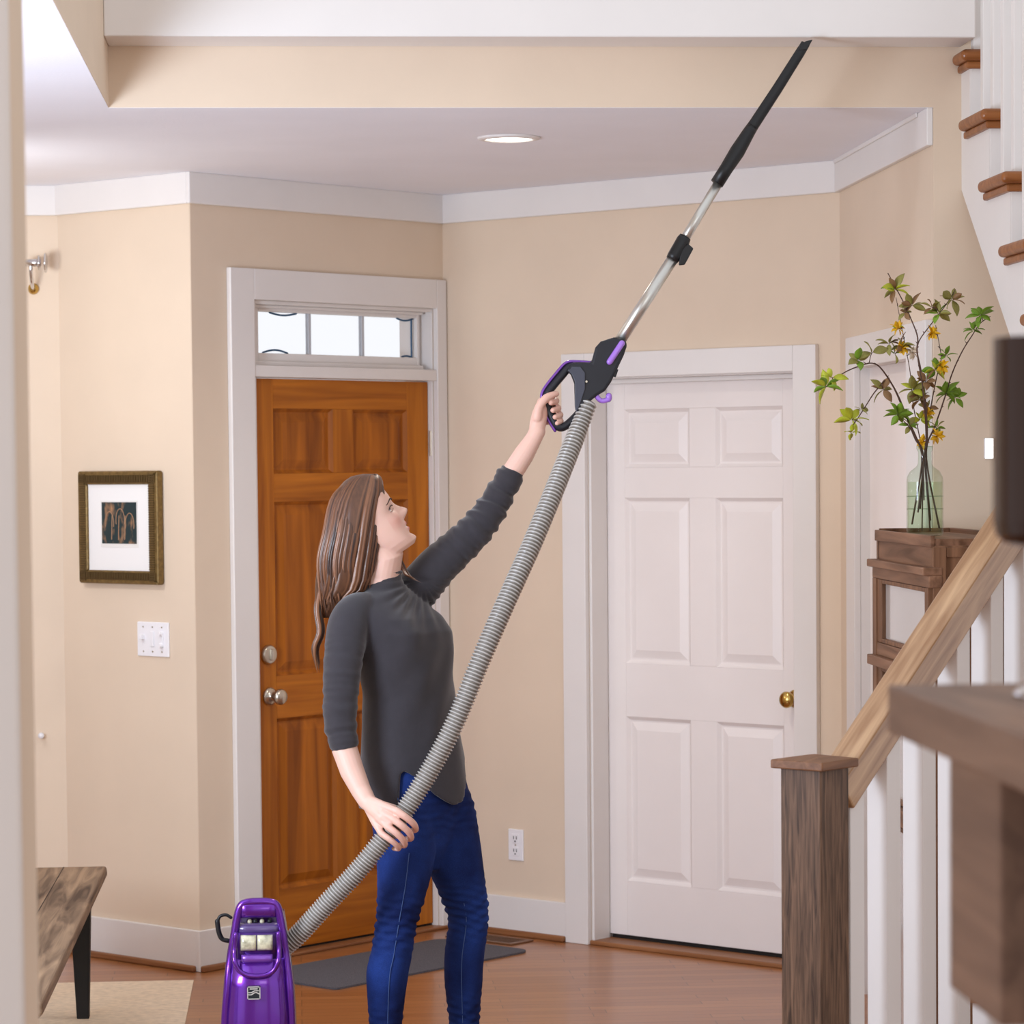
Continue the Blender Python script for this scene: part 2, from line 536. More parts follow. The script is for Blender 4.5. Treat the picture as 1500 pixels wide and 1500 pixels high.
for a_, b_ in ((.352, .607), (.619, .877), (.889, 1.157)):
    MB().box(a_, b_, .056, .060, 2.097, 2.24).build('pane', gm, wn)
BLUEL = mat('dark_blue_leading', (38, 84, 120), .4)
arc = []
for (u0, u1, z0_, z1_) in ((.42, .55, 2.238, 2.230), (.385, .505, 2.099, 2.109), (1.065, 1.15, 2.238, 2.231), (1.09, 1.14, 2.099, 2.103)):
    arc.append([(u0+(u1-u0)*t, .054, z0_+(z1_-z0_)*sin(pi*t)) for t in np.linspace(0, 1, 9)])
arc.append([(1.142, .054, 2.099), (1.141, .054, 2.16), (1.142, .054, 2.236)])
for a_ in arc:
    MB().tube(a_, .0035, 6).build('leaded_line', BLUEL, wn, smooth=True)

# closet casing
c = empty('trim_9', (B[0], B[1], 0), radians(-45))
struct(c, 'white casing around the closet door', 'trim')
MB().box(.577, .682, -.022, 0, 0, 2.092).build('side_casing', WHITE, c, bevel=.003)
MB().box(1.579, 1.672, -.022, 0, 0, 2.092).build('side_casing', WHITE, c, bevel=.003)
MB().box(.682, 1.579, -.022, 0, 2.005, 2.092).build('head_casing', WHITE, c, bevel=.003)
MB().box(.682, .686, 0, T, 0, 2.005).box(.686, .694, 0, .088, 0, 2.005).build('jamb', WHITE, c, bevel=.002)
MB().box(1.575, 1.579, 0, T, 0, 2.005).build('jamb', WHITE, c, bevel=.002)
MB().box(.686, 1.575, 0, T, 2.001, 2.01).box(.694, 1.575, .06, .092, 1.985, 2.001).build('head_jamb', WHITE, c, bevel=.002)

# cased door in the short side wall
c = empty('door_3', (C[0], 0, 0))
struct(c, 'narrow white cased door seen edge-on behind the branches', 'door')
MB().box(-.022, 0, 9.46, 9.60, 0, 2.10).build('side_casing', WHITE, c, bevel=.003)
MB().box(-.022, 0, YB+.012, 8.64, 0, 2.10).build('side_casing', WHITE, c, bevel=.003)
MB().box(-.022, 0, 8.64, 9.46, 2.0, 2.10).build('head_casing', WHITE, c, bevel=.003)
MB().box(0, T, 9.46, 9.5, 0, 2.03).box(0, T, 8.60, 8.64, 0, 2.03).box(0, T, 8.64, 9.46, 2.0, 2.03).build('jamb', WHITE, c)
MB().box(.03, .07, 8.64, 9.46, .01, 2.0).build('door_slab', DOORW, c)

# ------------------------------------------------------------------ recessed ceiling lamp
LX, LY = .655, 9.112
lamp = empty('recessed_light', (LX, LY, ZC))
tag(lamp, 'round glowing recessed light in the white ceiling', 'ceiling light')
LMP = mat('lamp_glow', (255, 246, 236), .5, emit=7)
MB().lathe([(.070, -.0005), (.096, -.0005), (.094, -.006), (.076, -.010), (.070, -.006), (.070, -.0005)], (0, 0, 0), 'Z', 40, False).build('trim_ring', WHITE, lamp, smooth=True)
MB().lathe([(.001, -.001), (.072, -.001), (.072, -.005), (.001, -.005)], (0, 0, 0), 'Z', 40).build('lens', LMP, lamp)
sl = bpy.data.lights.new('recessed_bulb', 'SPOT')
sl.energy, sl.color, sl.spot_size, sl.spot_blend, sl.shadow_soft_size = 38, (1, .90, .78), radians(150), .8, .06
so = bpy.data.objects.new('recessed_bulb', sl)
COL.objects.link(so)
so.location = (LX, LY, ZC-.03)

# ------------------------------------------------------------------ stairs
st = empty('staircase', (1.87, YB, 0))
tag(st, 'upper stair flight with oak treads and white balusters', 'staircase')
SX, SY0 = 1.87, YB
RISE, GO = .19, .235
TR = [(2.835-k*RISE, 8.225-k*GO) for k in range(-2, 9)]       # tread top z, front edge y
for z, yf in TR:
    y1 = min(yf+GO+.06, SY0-.001) - SY0
    y0 = yf-SY0
    if y1 <= y0+.02:
        continue
    # tread with bull-nosed front and side return
    MB().box(-.028, 1.0, y0, y1, z-.032, z).build('tread', TREAD, st, bevel=.014, seg=4)
    MB().box(-.012, .98, y0+.014, y1, z-.052, z-.032).build('scotia', TREAD, st, bevel=.005)
    MB().box(.004, 1.0, y0+.028, y0+.044, z-RISE, z-.052).build('riser', WHITE, st)
poly = []
for z, yf in TR:
    y0 = yf-SY0+.030
    if y0 > 0:
        continue
    poly.append((min(y0+GO, 0), z-.052))
    poly.append((y0, z-.052))
last = poly[-1]
slope = RISE/GO
poly.append((last[0], last[1]-.30))
poly.append((0, 2.46))
MB().prism([(a_, b_) for a_, b_ in poly], 0, .018, 'YZ').build('skirt_board', WHITE, st)
MB().prism([(last[0], last[1]-.30), (0, 2.46), (0, 2.44), (last[0], last[1]-.32)], .018, 1.0, 'YZ').build('soffit', WALL, st)
bal = None
for z, yf in TR:
    for k in (0, 1):
        y = yf-SY0+.055+k*GO*.5
        if y > -.02:
            continue
        MB().box(.012, .044, y-.016, y+.016, z, z+1.0).build('baluster', WHITE, st, bevel=.002)
# lower flight, newel and handrail (runs on the diagonal)
NW = .113
ncen = (1.192, 6.88)
lf = empty('stair_railing', (ncen[0], ncen[1], 0), radians(45))
tag(lf, 'oak newel post and diagonal handrail with white balusters', 'railing')
ZN = 1.018
MB().box(-NW/2, NW/2, -NW/2, NW/2, 0, ZN-.02).build('newel_post', OAK, lf, bevel=.003)
cp = MB()
h = NW/2+.017
cp.rings([[(-h, -h, ZN-.022), (h, -h, ZN-.022), (h, h, ZN-.022), (-h, h, ZN-.022)], [(-h, -h, ZN-.002), (h, -h, ZN-.002), (h, h, ZN-.002), (-h, h, ZN-.002)], [(-.002, -.002, ZN+.009), (.002, -.002, ZN+.009), (.002, .002, ZN+.009), (-.002, .002, ZN+.009)]])
cp.build('newel_cap', wood('cap_oak', (104, 68, 44), (140, 98, 68), 'X', 12, .4), lf, bevel=.003)
RS = .79
def railz(t):
    return .917+RS*t
t0, t1 = .05, 1.25
rw = .041
rsec = [(-rw, -.105), (rw, -.105), (rw, 0), (-rw, 0)]
ra = math.atan(RS)
hro = MB().rings([[(t, a_, b_*cos(ra)) for a_, b_ in rsec] for t in (0, (t1-t0)/cos(ra))]).build('handrail', OAKR, lf, bevel=.005)
hro.location = (t0, 0, railz(t0))
hro.rotation_euler = (0, -ra, 0)
for k in range(8):
    t = .131+.154*k
    zt = railz(t)-.10
    zb = 0 if t < .45 else .19+.183*int((t-.45)/.25)
    w_ = .029
    MB().rings([[(t-w_, -w_, zb), (t+w_, -w_, zb), (t+w_, w_, zb), (t-w_, w_, zb)], [(t-w_, -w_, zt-RS*w_), (t+w_, -w_, zt+RS*w_), (t+w_, w_, zt+RS*w_), (t-w_, w_, zt-RS*w_)]]).build('baluster', WHITE, lf, bevel=.002)
for k in range(4):
    x = .45+k*.25
    MB().box(x, x+.28, -1.0, .05, .16+k*.183, .19+k*.183).build('tread', TREAD, lf, bevel=.01, seg=3)
    MB().box(x+.025, x+.045, -.98, .03, k*.183+(0 if k else 0), .16+k*.183).build('riser', WHITE, lf)

# ------------------------------------------------------------------ display cabinet
CX, CY0, CY1, CZ = 1.608, 7.60, 8.345, 1.516
cb = empty('display_cabinet', (CX, CY0, 0))
tag(cb, 'dark oak display cabinet with glass doors behind the handrail', 'cabinet')
cw, cd = CY1-CY0, .235
MB().box(.015, cd, 0.0, .022, 0, CZ-.03).build('side_panel', CAB, cb, bevel=.002)
MB().box(.015, cd, cw-.022, cw, 0, CZ-.03).build('side_panel', CAB, cb, bevel=.002)
MB().box(cd-.012, cd, .022, cw-.022, 0, CZ-.03).build('back_panel', CAB, cb)
MB().box(.022, cd, 0.002, cw, CZ-.033, CZ-.012).build('top', CABY, cb, bevel=.002)
MB().box(.010, .022, 0, cw, CZ-.034, CZ-.004).box(cd-.014, cd-.002, 0, cw, CZ-.02, CZ).box(.022, cd-.014, cw-.012, cw, CZ-.02, CZ).build('top_gallery', CABY, cb, bevel=.002)
MB().box(.018, .03, 0.004, cw-.004, CZ-.088, CZ-.034).build('frieze', CABY, cb)
def cabband(z0, z1, x0=-.008, nm='molding'):
    MB().box(x0, .04, -.01, cw+.004, z0, z1).build(nm, CABY, cb, bevel=.003)
cabband(CZ-.106, CZ-.085, -.012)
cabband(CZ-.138, CZ-.106, .004, 'rail')
cgl = mat('cabinet_glass', (196, 188, 182), .15, spec=.6, coat=.5)
def cabdoor(z0, z1):
    y0, y1 = .03, cw-.05
    dr = MB().box(.008, .026, y0, y0+.035, z0, z1).box(.008, .026, y1-.06, y1, z0, z1).box(.008, .026, y0+.035, y1-.06, z1-.012, z1).box(.008, .026, y0+.035, y1-.06, z0, z0+.012).build('cabinet_door', CAB, cb, bevel=.002)
    MB().box(.020, .024, y0+.035, y1-.06, z0+.012, z1-.012).build('glass_pane', cgl, dr)
MB().box(.004, .024, 0, .03, 0, CZ-.138).build('stile', CAB, cb)
MB().box(.004, .024, cw-.05, cw, 0, CZ-.138).build('stile', CAB, cb)
cabdoor(CZ-.315, CZ-.139)
cabband(CZ-.352, CZ-.316, .006, 'rail')
cabband(CZ-.38, CZ-.352, -.012)
cabdoor(CZ-.74, CZ-.382)
cabband(CZ-.79, CZ-.745, -.008)
cabdoor(.12, CZ-.80)
cabband(0, .11, .0, 'plinth')
MB().box(.015, .05, -.008, 0, 0, CZ-.034).box(cd-.03, cd, -.008, 0, 0, CZ-.034).box(.05, cd-.03, -.008, 0, CZ-.16, CZ-.118).box(.05, cd-.03, -.006, 0, CZ-.06, CZ-.034).build('side_frame', CAB, cb, bevel=.002)

# ------------------------------------------------------------------ vase with branches
VX, VY = 1.652, 7.93
vb = ony(1355, 789, VY)
VX = float(vb[0])
VZ = CZ-.012
va = empty('glass_vase', (VX, VY, VZ))
tag(va, 'clear pale-green glass bottle vase half filled with water', 'vase')
ps = VY/4408
GL = thin_glass('green_tinted_glass', (240, 247, 240), 1.4)
R_ = 27*ps
Hh = 133*ps
prof = [(.001, 0), (R_*.9, 0), (R_, .006), (R_, Hh*.60), (R_*.97, Hh*.66), (R_*.80, Hh*.72), (R_*.5, Hh*.765), (R_*.38, Hh*.80), (R_*.36, Hh*.93), (R_*.46, Hh*.97), (R_*.46, Hh)]
inn = [(max(r-.0025, .0008), h if i else .005) for i, (r, h) in enumerate(prof)]
inn[1] = (R_*.9-.002, .005)
inn[2] = (R_-.0025, .010)
MB().lathe(prof+[(R_*.40, Hh), (R_*.40, Hh*.985)], (0, 0, 0), 'Z', 40, False).build('bottle', GL, va, smooth=True)
for hh in (.30, .44):
    MB().lathe([(R_-.0002, Hh*hh-.0012), (R_+.0014, Hh*hh), (R_-.0002, Hh*hh+.0012), (R_-.0002, Hh*hh-.0012)], (0, 0, 0), 'Z', 40, False).build('glass_ring', GL, va, smooth=True)
WAT = thin_glass('vase_water', (243, 248, 238), 1.12)
MB().lathe([(.001, .0065), (R_-.004, .0065), (R_-.0035, .012), (R_-.0035, Hh*.60), (.001, Hh*.60)], (0, 0, 0), 'Z', 40).build('water', WAT, va, smooth=True)
BARK = mat('branch_bark', (88, 62, 50), .7, var=.3, scale=60)
LEAFS = [mat('leaf_fresh_green', (120, 156, 44), .5, var=.2, scale=30), mat('leaf_lime', (184, 190, 50), .5, var=.2, scale=30), mat('leaf_olive', (142, 136, 66), .5, var=.25, scale=30), mat('leaf_bronze', (140, 104, 66), .5, var=.25, scale=30)]
PETAL = mat('yellow_petal', (238, 186, 28), .5, var=.2, scale=40)
PINK = mat('pale_blossom', (226, 208, 186), .5, var=.1, scale=40)
rnd = random.Random(11)
def leafmesh():
    vs_, n = [], 6
    fs_ = []
    for i in range(n+1):
        t = i/n
        wd = .30*sin(pi*min(1, t*1.02))**.8*(1-.25*t)
        zc = .10*sin(pi*t)
        vs_ += [(t, -wd, zc+.08*wd), (t, 0, zc-.03), (t, wd, zc+.08*wd)]
    for i in range(n):
        k = 3*i
        fs_ += [(k, k+1, k+4, k+3), (k+1, k+2, k+5, k+4)]
    return vs_, fs_
LV, LFc = leafmesh()
def leaf_at(root, p, d, size, m, name='leaf'):
    me = bpy.data.meshes.new(name)
    me.from_pydata(LV, [], LFc)
    me.materials.append(m)
    me.polygons.foreach_set('use_smooth', [True]*len(me.polygons))
    o = bpy.data.objects.new(name, me)
    COL.objects.link(o)
    o.parent = root
    o.location = p
    qv = Vector(d).to_track_quat('X', 'Z')
    o.rotation_mode = 'QUATERNION'
    from mathutils import Quaternion
    o.rotation_quaternion = qv @ Quaternion((1, 0, 0), rnd.uniform(-1.2, 1.2))
    o.scale = (size, size, size)
    md = o.modifiers.new('thickness', 'SOLIDIFY')
    md.thickness = .02
    return o
def vp_(x, y, dy=0):
    p = ony(x, y, VY+dy)
    return (p[0]-VX, p[1]-VY, p[2]-VZ)
# zoom crop coordinates (region 1160,380; 3.409 px per photo px)
def zc(x, y):
    return 1160+x/3.409, 380+y/3.409
branches = [
    ('long arching branch bending left over the cabinet', [(640, 1240), (655, 990), (625, 900), (575, 790), (520, 660), (450, 550), (400, 518), (330, 535), (250, 572), (165, 640)], [0, 0, -.02, -.05, -.08, -.11, -.13, -.15, -.17, -.19], .0030),
    ('drooping side branch hanging down left of the vase', [(600, 1320), (650, 1000), (610, 885), (560, 760), (485, 605), (420, 655), (370, 730), (325, 800), (300, 840), (294, 900)], [.01, 0, .02, .01, -.03, -.06, -.09, -.1, -.11, -.11], .0024),
    ('tall upright branch with bronze leaves at the top', [(690, 1300), (665, 1000), (675, 880), (665, 700), (645, 560), (625, 460), (628, 390), (600, 310), (550, 200), (480, 70)], [.01, 0, 0, .02, .03, .04, .04, .05, .06, .07], .0032),
    ('thin branch leaning to the right with olive leaves', [(630, 1260), (660, 1010), (670, 880), (655, 650), (630, 500), (632, 415), (690, 330), (745, 260), (800, 180), (816, 150)], [-.01, 0, -.02, -.03, -.03, -.02, -.02, -.01, 0, 0], .0022),
    ('long right-hand branch ending in fresh green leaves', [(745, 1340), (680, 1060), (680, 930), (715, 830), (760, 700), (800, 570), (850, 460), (900, 380), (940, 320), (990, 285)], [-.01, 0, .01, .03, .05, .06, .07, .08, .08, .08], .0026),
    ('short upright branch with yellow blossoms', [(690, 1380), (668, 1010), (672, 880), (690, 760), (720, 600), (745, 500), (735, 420), (718, 330)], [.01, 0, .03, .04, .05, .05, .06, .06], .0022),
    ('slender pale stem rising behind the blossoms', [(650, 1390), (652, 1000), (630, 850), (605, 720), (590, 560), (560, 400), (535, 270), (520, 190)], [.015, .01, .04, .06, .07, .08, .08, .08], .0018),
    ('short leafy branch low over the vase neck', [(660, 1200), (650, 985), (625, 900), (580, 830), (530, 780), (515, 755)], [-.01, -.01, -.04, -.06, -.08, -.09], .0018),
]
clusters = [  # branch, crop position, dy, kinds, count, size m
    (0, 170, 635, -.19, [1, 0, 1, 0], 6, .034), (0, 200, 590, -.18, [1], 2, .030), (0, 330, 505, -.15, [2, 0, 2], 3, .032), (0, 400, 465, -.14, [2], 1, .034),
    (1, 300, 800, -.10, [1, 1], 5, .032), (1, 345, 750, -.09, [2], 3, .018), (1, 455, 650, -.05, [2, 3], 4, .028), (1, 300, 865, -.11, [1], 2, .02),
    (2, 515, 150, .065, [1, 0, 2, 3], 7, .034), (2, 600, 230, .05, [2, 3], 5, .028), (2, 565, 265, .05, [2, 3], 4, .02), (2, 640, 700, .02, [3, 3, 2], 7, .030), (2, 605, 650, .02, [2, 1, 2], 7, .030), (2, 670, 610, .02, [3], 5, .026),
    (3, 800, 200, 0, [2, 3, 2], 6, .030), (3, 735, 270, -.01, [2, 0], 5, .028), (3, 700, 240, -.01, [3, 2], 4, .026),
    (4, 940, 280, .08, [0], 7, .030), (4, 905, 355, .08, [0], 5, .024), (4, 770, 670, .05, [0], 7, .032), (4, 815, 690, .06, [0], 6, .026), (4, 725, 840, .03, [0, 2], 5, .022),
    (5, 715, 550, .05, [0, 1], 6, .028), (5, 770, 480, .05, [0], 4, .020), (5, 680, 740, .04, [3, 2], 4, .022),
    (6, 545, 430, .08, [2, 3], 5, .028), (6, 485, 420, .08, [2], 3, .028), (6, 515, 470, .08, [0, 2], 2, .034), (6, 530, 340, .08, [1], 2, .014), (6, 640, 800, .04, [1], 4, .024),
    (7, 530, 775, -.09, [0], 7, .030), (7, 590, 830, -.05, [0, 2], 5, .024)]
flowers = [(5, 697, 372, .06, 0), (5, 750, 540, .05, 0), (6, 600, 465, .08, 1), (6, 550, 440, .08, 0), (4, 725, 885, .02, 0), (5, 650, 915, .02, 0), (5, 680, 770, .03, 0), (6, 530, 345, .08, 0)]
BR = []
for nm, pts, dys, r in branches:
    root = empty('flowering_branch', (VX, VY, VZ))
    tag(root, nm, 'branch', 'branches in the glass vase')
    path = [vp_(*zc(x, y), dy) for (x, y), dy in zip(pts, dys)]
    # keep what is inside the bottle inside it
    fix = []
    for p in path:
        p = np.array(p)
        if p[2] < Hh*.62:
            rr = math.hypot(p[0], p[1])
            if rr > R_-.011:
                p[:2] *= (R_-.011)/rr
            p[2] = max(p[2], .014)
        elif p[2] < Hh*1.04:
            rr = math.hypot(p[0], p[1])
            if rr > R_*.20:
                p[:2] *= R_*.20/rr
        fix.append(p)
    n = 40
    sm = bez(fix, n)
    MB().tube(sm, [r*(1-.6*i/n) for i in range(n)], 6).build('stem', BARK, root, smooth=True)
    for j in range(8, n-1, 4):
        pp = np.array(sm[j])
        dd = np.array([rnd.uniform(-1, 1), rnd.uniform(-1, 1), rnd.uniform(.2, 1)])
        if pp[2] > Hh*1.1:
            MB().tube([pp, pp+dd*.006], [.0016, .0006], 5).build('bud', BARK, root, smooth=True)
    BR.append((root, sm))
for bi, x, y, dy, kinds, cnt, size in clusters:
    root, sm = BR[bi]
    p = np.array(vp_(*zc(x, y), dy))
    near = min(sm, key=lambda s_: np.linalg.norm(np.array(s_)-p))
    if np.linalg.norm(near-p) > .008:
        MB().tube(bez([near, (near+p)/2+np.array([0, 0, .004]), p], 6), .0011, 5).build('twig', BARK, root, smooth=True)
    cnt += 2
    for k in range(cnt):
        a = 2*pi*k/cnt+rnd.uniform(-.4, .4)
        dd = Vector((cos(a), rnd.uniform(-.9, .9), sin(a)*.75+.12)).normalized()
        leaf_at(root, tuple(p+np.array(dd)*.002), dd, size*rnd.uniform(.95, 1.5), LEAFS[kinds[k % len(kinds)]])
for bi, x, y, dy, kind in flowers:
    root, sm = BR[bi]
    p = np.array(vp_(*zc(x, y), dy))
    near = min(sm, key=lambda s_: np.linalg.norm(np.array(s_)-p))
    if np.linalg.norm(near-p) > .006:
        MB().tube([near, p], .001, 5).build('twig', BARK, root, smooth=True)
    fl = empty('blossom', tuple(p))
    fl.parent = root
    for k in range(9):
        a = 2*pi*k/9
        dd = Vector((cos(a)*.7, rnd.uniform(-.8, .3), sin(a)*.9)).normalized()
        leaf_at(fl, (0, 0, 0), dd, rnd.uniform(.019, .027), PETAL if kind == 0 else PINK, 'petal')

# ------------------------------------------------------------------ picture, switches, outlet, hook
pf = empty('framed_print', (E3[0], E3[1], 0), radians(-45))
tag(pf, 'small dark print in a bronze ribbed frame on the left wall', 'picture')
GOLD = mat('bronze_gilt', (128, 104, 62), .42, .55, var=.3, scale=80)
x0, x1, z0, z1 = .118, .524, 1.307, 1.694
fwid = .046
fx = MB()
def mitre(mb, a, b_, c_, d_, y0, y1):
    mb.rings([[(*p[:1], y0, p[1]) for p in (a, b_, c_, d_)], [(*p[:1], y1, p[1]) for p in (a, b_, c_, d_)]])
I0, I1, J0, J1 = x0+fwid, x1-fwid, z0+fwid, z1-fwid
for quad in (((x0, z0), (x1, z0), (I1, J0), (I0, J0)), ((x1, z0), (x1, z1), (I1, J1), (I1, J0)), ((x1, z1), (x0, z1), (I0, J1), (I1, J1)), ((x0, z1), (x0, z0), (I0, J0), (I0, J1))):
    m_ = MB()
    mitre(m_, *quad, -.032, -.002)
    m_.build('frame_side', GOLD, pf, bevel=.006, seg=3)
rb = MB()
for k in range(46):
    z = z0+.012+k*(z1-z0-.024)/45
    for xx in (x0+.014, x1-fwid+.006):
        rb.box(xx, xx+.026, -.0365, -.031, z-.0022, z+.0022)
for k in range(46):
    x = x0+.012+k*(x1-x0-.024)/45
    for zz in (z0+.014, z1-fwid+.006):
        rb.box(x-.0022, x+.0022, -.0365, -.031, zz, zz+.026)
rb.build('ribbing', mat('bronze_dark', (96, 76, 44), .5, .4), pf)
MB().box(x0+fwid-.004, x1-fwid+.004, -.022, -.018, z0+fwid-.004, z1-fwid+.004).build('mat_board', mat('mat_white', (240, 238, 236), .7), pf)
MB().box(.228, .418, -.0235, -.022, 1.432, 1.592).build('plate_mark', mat('mat_paper', (230, 227, 222), .8), pf)
am = mat('etching_ink', (34, 48, 50), .8, var=.9, scale=34, stretch=(1, 1, .5), rgb2=(150, 112, 78))
r_ = [n for n in am.node_tree.nodes if n.type == 'VALTORGB'][0]
r_.color_ramp.elements[0].color = (*lin((34, 50, 52)), 1)
r_.color_ramp.elements[1].color = (*lin((172, 128, 92)), 1)
r_.color_ramp.elements[0].position, r_.color_ramp.elements[1].position = .52, .74
MB().box(.235, .411, -.025, -.0235, 1.445, 1.587).build('print', am, pf)
ln = MB()
for cx_, top in ((.275, 1.56), (.33, 1.57), (.378, 1.555)):
    ln.tube([(cx_+.022*cos(a), -.0255, top-.045+.04*sin(a)) for a in np.linspace(-.3, pi+.3, 12)], .0016, 4)
for cx_ in (.285, .32, .352):
    ln.tube([(cx_, -.0255, 1.46), (cx_+.004, -.0255, 1.54)], .0018, 4)
ln.build('print_lines', mat('print_ochre', (166, 128, 96), .8), pf)

PLATE = mat('white_plate', (240, 238, 240), .35)
SLOT = mat('slot_dark', (70, 66, 64), .6)
sw = empty('light_switch_plate', (E3[0], E3[1], 0), radians(-45))
tag(sw, 'white three-gang switch plate below the framed print', 'light switch')
MB().box(.388, .545, -.008, 0, 1.061, 1.179).build('plate', PLATE, sw, bevel=.003)
for i, u in enumerate((.42, .4665, .513)):
    tg = MB()
    if i == 0:
        tg.box(u-.006, u+.006, -.024, -.008, 1.118, 1.135)
    else:
        tg.box(u-.008, u+.008, -.013, -.008, 1.095, 1.147)
    tg.build('toggle', PLATE, sw, bevel=.002)
    MB().lathe([(.001, 0), (.003, 0), (.003, -.0015), (.001, -.0015)], (u, -.008, 1.15+.012), 'Y', 10).lathe([(.001, 0), (.003, 0), (.003, -.0015), (.001, -.0015)], (u, -.008, 1.078), 'Y', 10).build('screw', NICKEL, sw)
for z in (1.10, 1.14):
    MB().lathe([(.001, 0), (.008, 0), (.007, -.012), (.001, -.012)], (.513, -.012, z), 'Y', 14).build('dimmer_knob', PLATE, sw, smooth=False)
ou = empty('wall_outlet', (B[0], B[1], 0), radians(-45))
tag(ou, 'white duplex outlet low on the tan wall', 'outlet')
MB().box(.298, .369, -.007, 0, .272, .386).build('plate', PLATE, ou, bevel=.003)
for z in (.306, .352):
    f_ = MB().box(.318, .349, -.0095, -.007, z-.016, z+.016).build('socket', PLATE, ou, bevel=.004)
    MB().box(.3255, .3285, -.0105, -.009, z-.002, z+.009).box(.3385, .3415, -.0105, -.009, z-.002, z+.009).box(.331, .336, -.0105, -.009, z-.012, z-.006).build('slot', SLOT, f_)
MB().lathe([(.001, 0), (.003, 0), (.003, -.0015), (.001, -.0015)], (.3335, -.007, .329), 'Y', 10).build('screw', NICKEL, ou)
# chrome coat hook on the back wall
hp = ony(60, 385, 10.56)
hk = empty('coat_hook', (float(hp[0]), E3[1], float(hp[2])))
tag(hk, 'chrome double-disc coat hook high on the wall at far left', 'hook')
MB().lathe([(.001, -.055), (.012, -.055), (.014, -.02), (.014, .0), (.001, .0)], (0, -.085, 0), 'X', 16).build('barrel', CHROME, hk, smooth=True)
for x, r in ((-.006, .027), (.016, .036)):
    MB().lathe([(.001, -.003), (r*.9, -.004), (r, 0), (r*.9, .004), (.001, .003)], (x, -.085, 0), 'X', 24).build('disc', CHROME, hk, smooth=True)
MB().tube([(-.035, -.085, 0), (-.035, -.085, -.03), (-.034, -.06, -.07), (-.034, -.02, -.085)], .007, 10).build('stem', CHROME, hk, smooth=True)
MB().lathe([(.001, 0), (.02, 0), (.018, -.012), (.008, -.02), (.001, -.02)], (-.034, 0, -.085), 'Y', 20).build('rosette', BRASS, hk, smooth=True)
pg = ony(60, 1078, 10.6)
pk = empty('wall_peg', (float(pg[0]), E3[1], float(pg[2])))
tag(pk, 'tiny white peg on the wall above the bench', 'peg')
MB().lathe([(.001, 0), (.008, 0), (.006, -.02), (.011, -.03), (.010, -.038), (.001, -.04)], (0, 0, 0), 'Y', 14).build('peg', PLATE, pk, smooth=True)
# white plate on the stair wall, glow added so it looks overexposed
sp = ony(1448, 657, YB)
sn = empty('wall_plate', tuple(float(v) for v in (sp[0], YB, sp[2])))
tag(sn, 'small white plate with added glow on the wall beside the lamp shade', 'wall plate')
MB().box(-.0135, .0135, -.012, 0, -.03, .03).build('housing', PLATE, sn, bevel=.004)
MB().box(-.0115, .0115, -.0135, -.012, -.028, .028).build('glow_face', mat('glow_face', (255, 252, 248), .5, emit=1.6), sn)

# ------------------------------------------------------------------ bench, rug, mat, register
be = empty('wooden_bench', (-.60, 9.42, 0))
tag(be, 'weathered plank bench with black tapered legs at the left', 'bench')
xb = -.60
bv = MB()
prof = [(-.40, .415), (-.02, .415), (0, .435), (-.004, .462), (-.40, .462)]
bv.prism(prof, -2.4, 0, 'XZ')
bs = bv.build('seat', BENCH, be, bevel=.006)
gr = MB()
for k, x in enumerate((-.135, -.27)):
    gr.box(x-.0012, x+.0012, -2.39, -.004, .4605, .4628)
gr.build('plank_joint', mat('joint_dark', (60, 44, 34), .8), be)
for (lx, ly) in ((-.075, -.10), (-.33, -.10), (-.075, -2.2), (-.33, -2.2)):
    a_, b_ = .030, .019
    MB().rings([[(lx-b_, ly-b_, .004), (lx+b_, ly-b_, .004), (lx+b_, ly+b_, .004), (lx-b_, ly+b_, .004)], [(lx-a_-.008, ly-a_, .415), (lx+a_, ly-a_, .415), (lx+a_, ly+a_, .415), (lx-a_-.008, ly+a_, .415)]]).build('leg', BLACKLEG, be, bevel=.003)
MB().box(-.36, -.05, -.12, -.08, .36, .415).build('apron', BLACKLEG, be)
ru = MB().box(-1.6, -.357, 7.0, 9.975, 0.0005, .004).build('area_rug', mat('tan_rug', (234, 214, 188), .95, var=.12, scale=40, bump=.5, bscale=400))
tag(ru, 'plain beige flat rug under the bench', 'rug')
matm = mat('grey_mat', (92, 90, 96), .95, var=.45, scale=260, bump=.5, bscale=300)
md_ = MB()
pts = []
mo = np.array([A[0], A[1]])
ux, uy = np.array([q, q]), np.array([q, -q])
def mw(u, v):
    return tuple(mo+ux*u+uy*v)
u0, u1, v0, v1 = .02, 1.0, .19, .62
for cx_, cy_, a0 in ((u1-.05, v0+.05, -90), (u1-.05, v1-.05, 0), (u0+.02, v1-.02, 90), (u0+.02, v0+.02, 180)):
    r = .05 if cx_ > .5 else .02
    for k in range(6):
        a = radians(a0+18*k)
        pts.append(mw(cx_+r*cos(a), cy_+r*sin(a)))
md_.prism(pts, .0005, .007, 'XY')
tag(md_.build('door_mat', matm), 'speckled grey door mat in front of the wooden door', 'door mat')
rg = empty('floor_register', (B[0], B[1], 0), radians(-45))
tag(rg, 'brown metal floor register by the white baseboard', 'floor vent')
RG = mat('register_brown', (120, 84, 58), .4, .3)
x0, x1, y0, y1 = .16, .475, -.20, -.075
MB().box(x0, x1, y0, y0+.016, 0, .006).box(x0, x1, y1-.016, y1, 0, .006).box(x0, x0+.02, y0+.016, y1-.016, 0, .006).box(x1-.02, x1, y0+.016, y1-.016, 0, .006).build('frame', RG, rg, bevel=.0015)
MB().box(x0+.02, x1-.02, y0+.016, y1-.016, 0, .001).build('void', DARK, rg)
for k in range(22):
    x = x0+.026+k*(x1-x0-.052)/21
    MB().box(x-.002, x+.002, y0+.016, y1-.016, .001, .0045).build('slat', RG, rg)

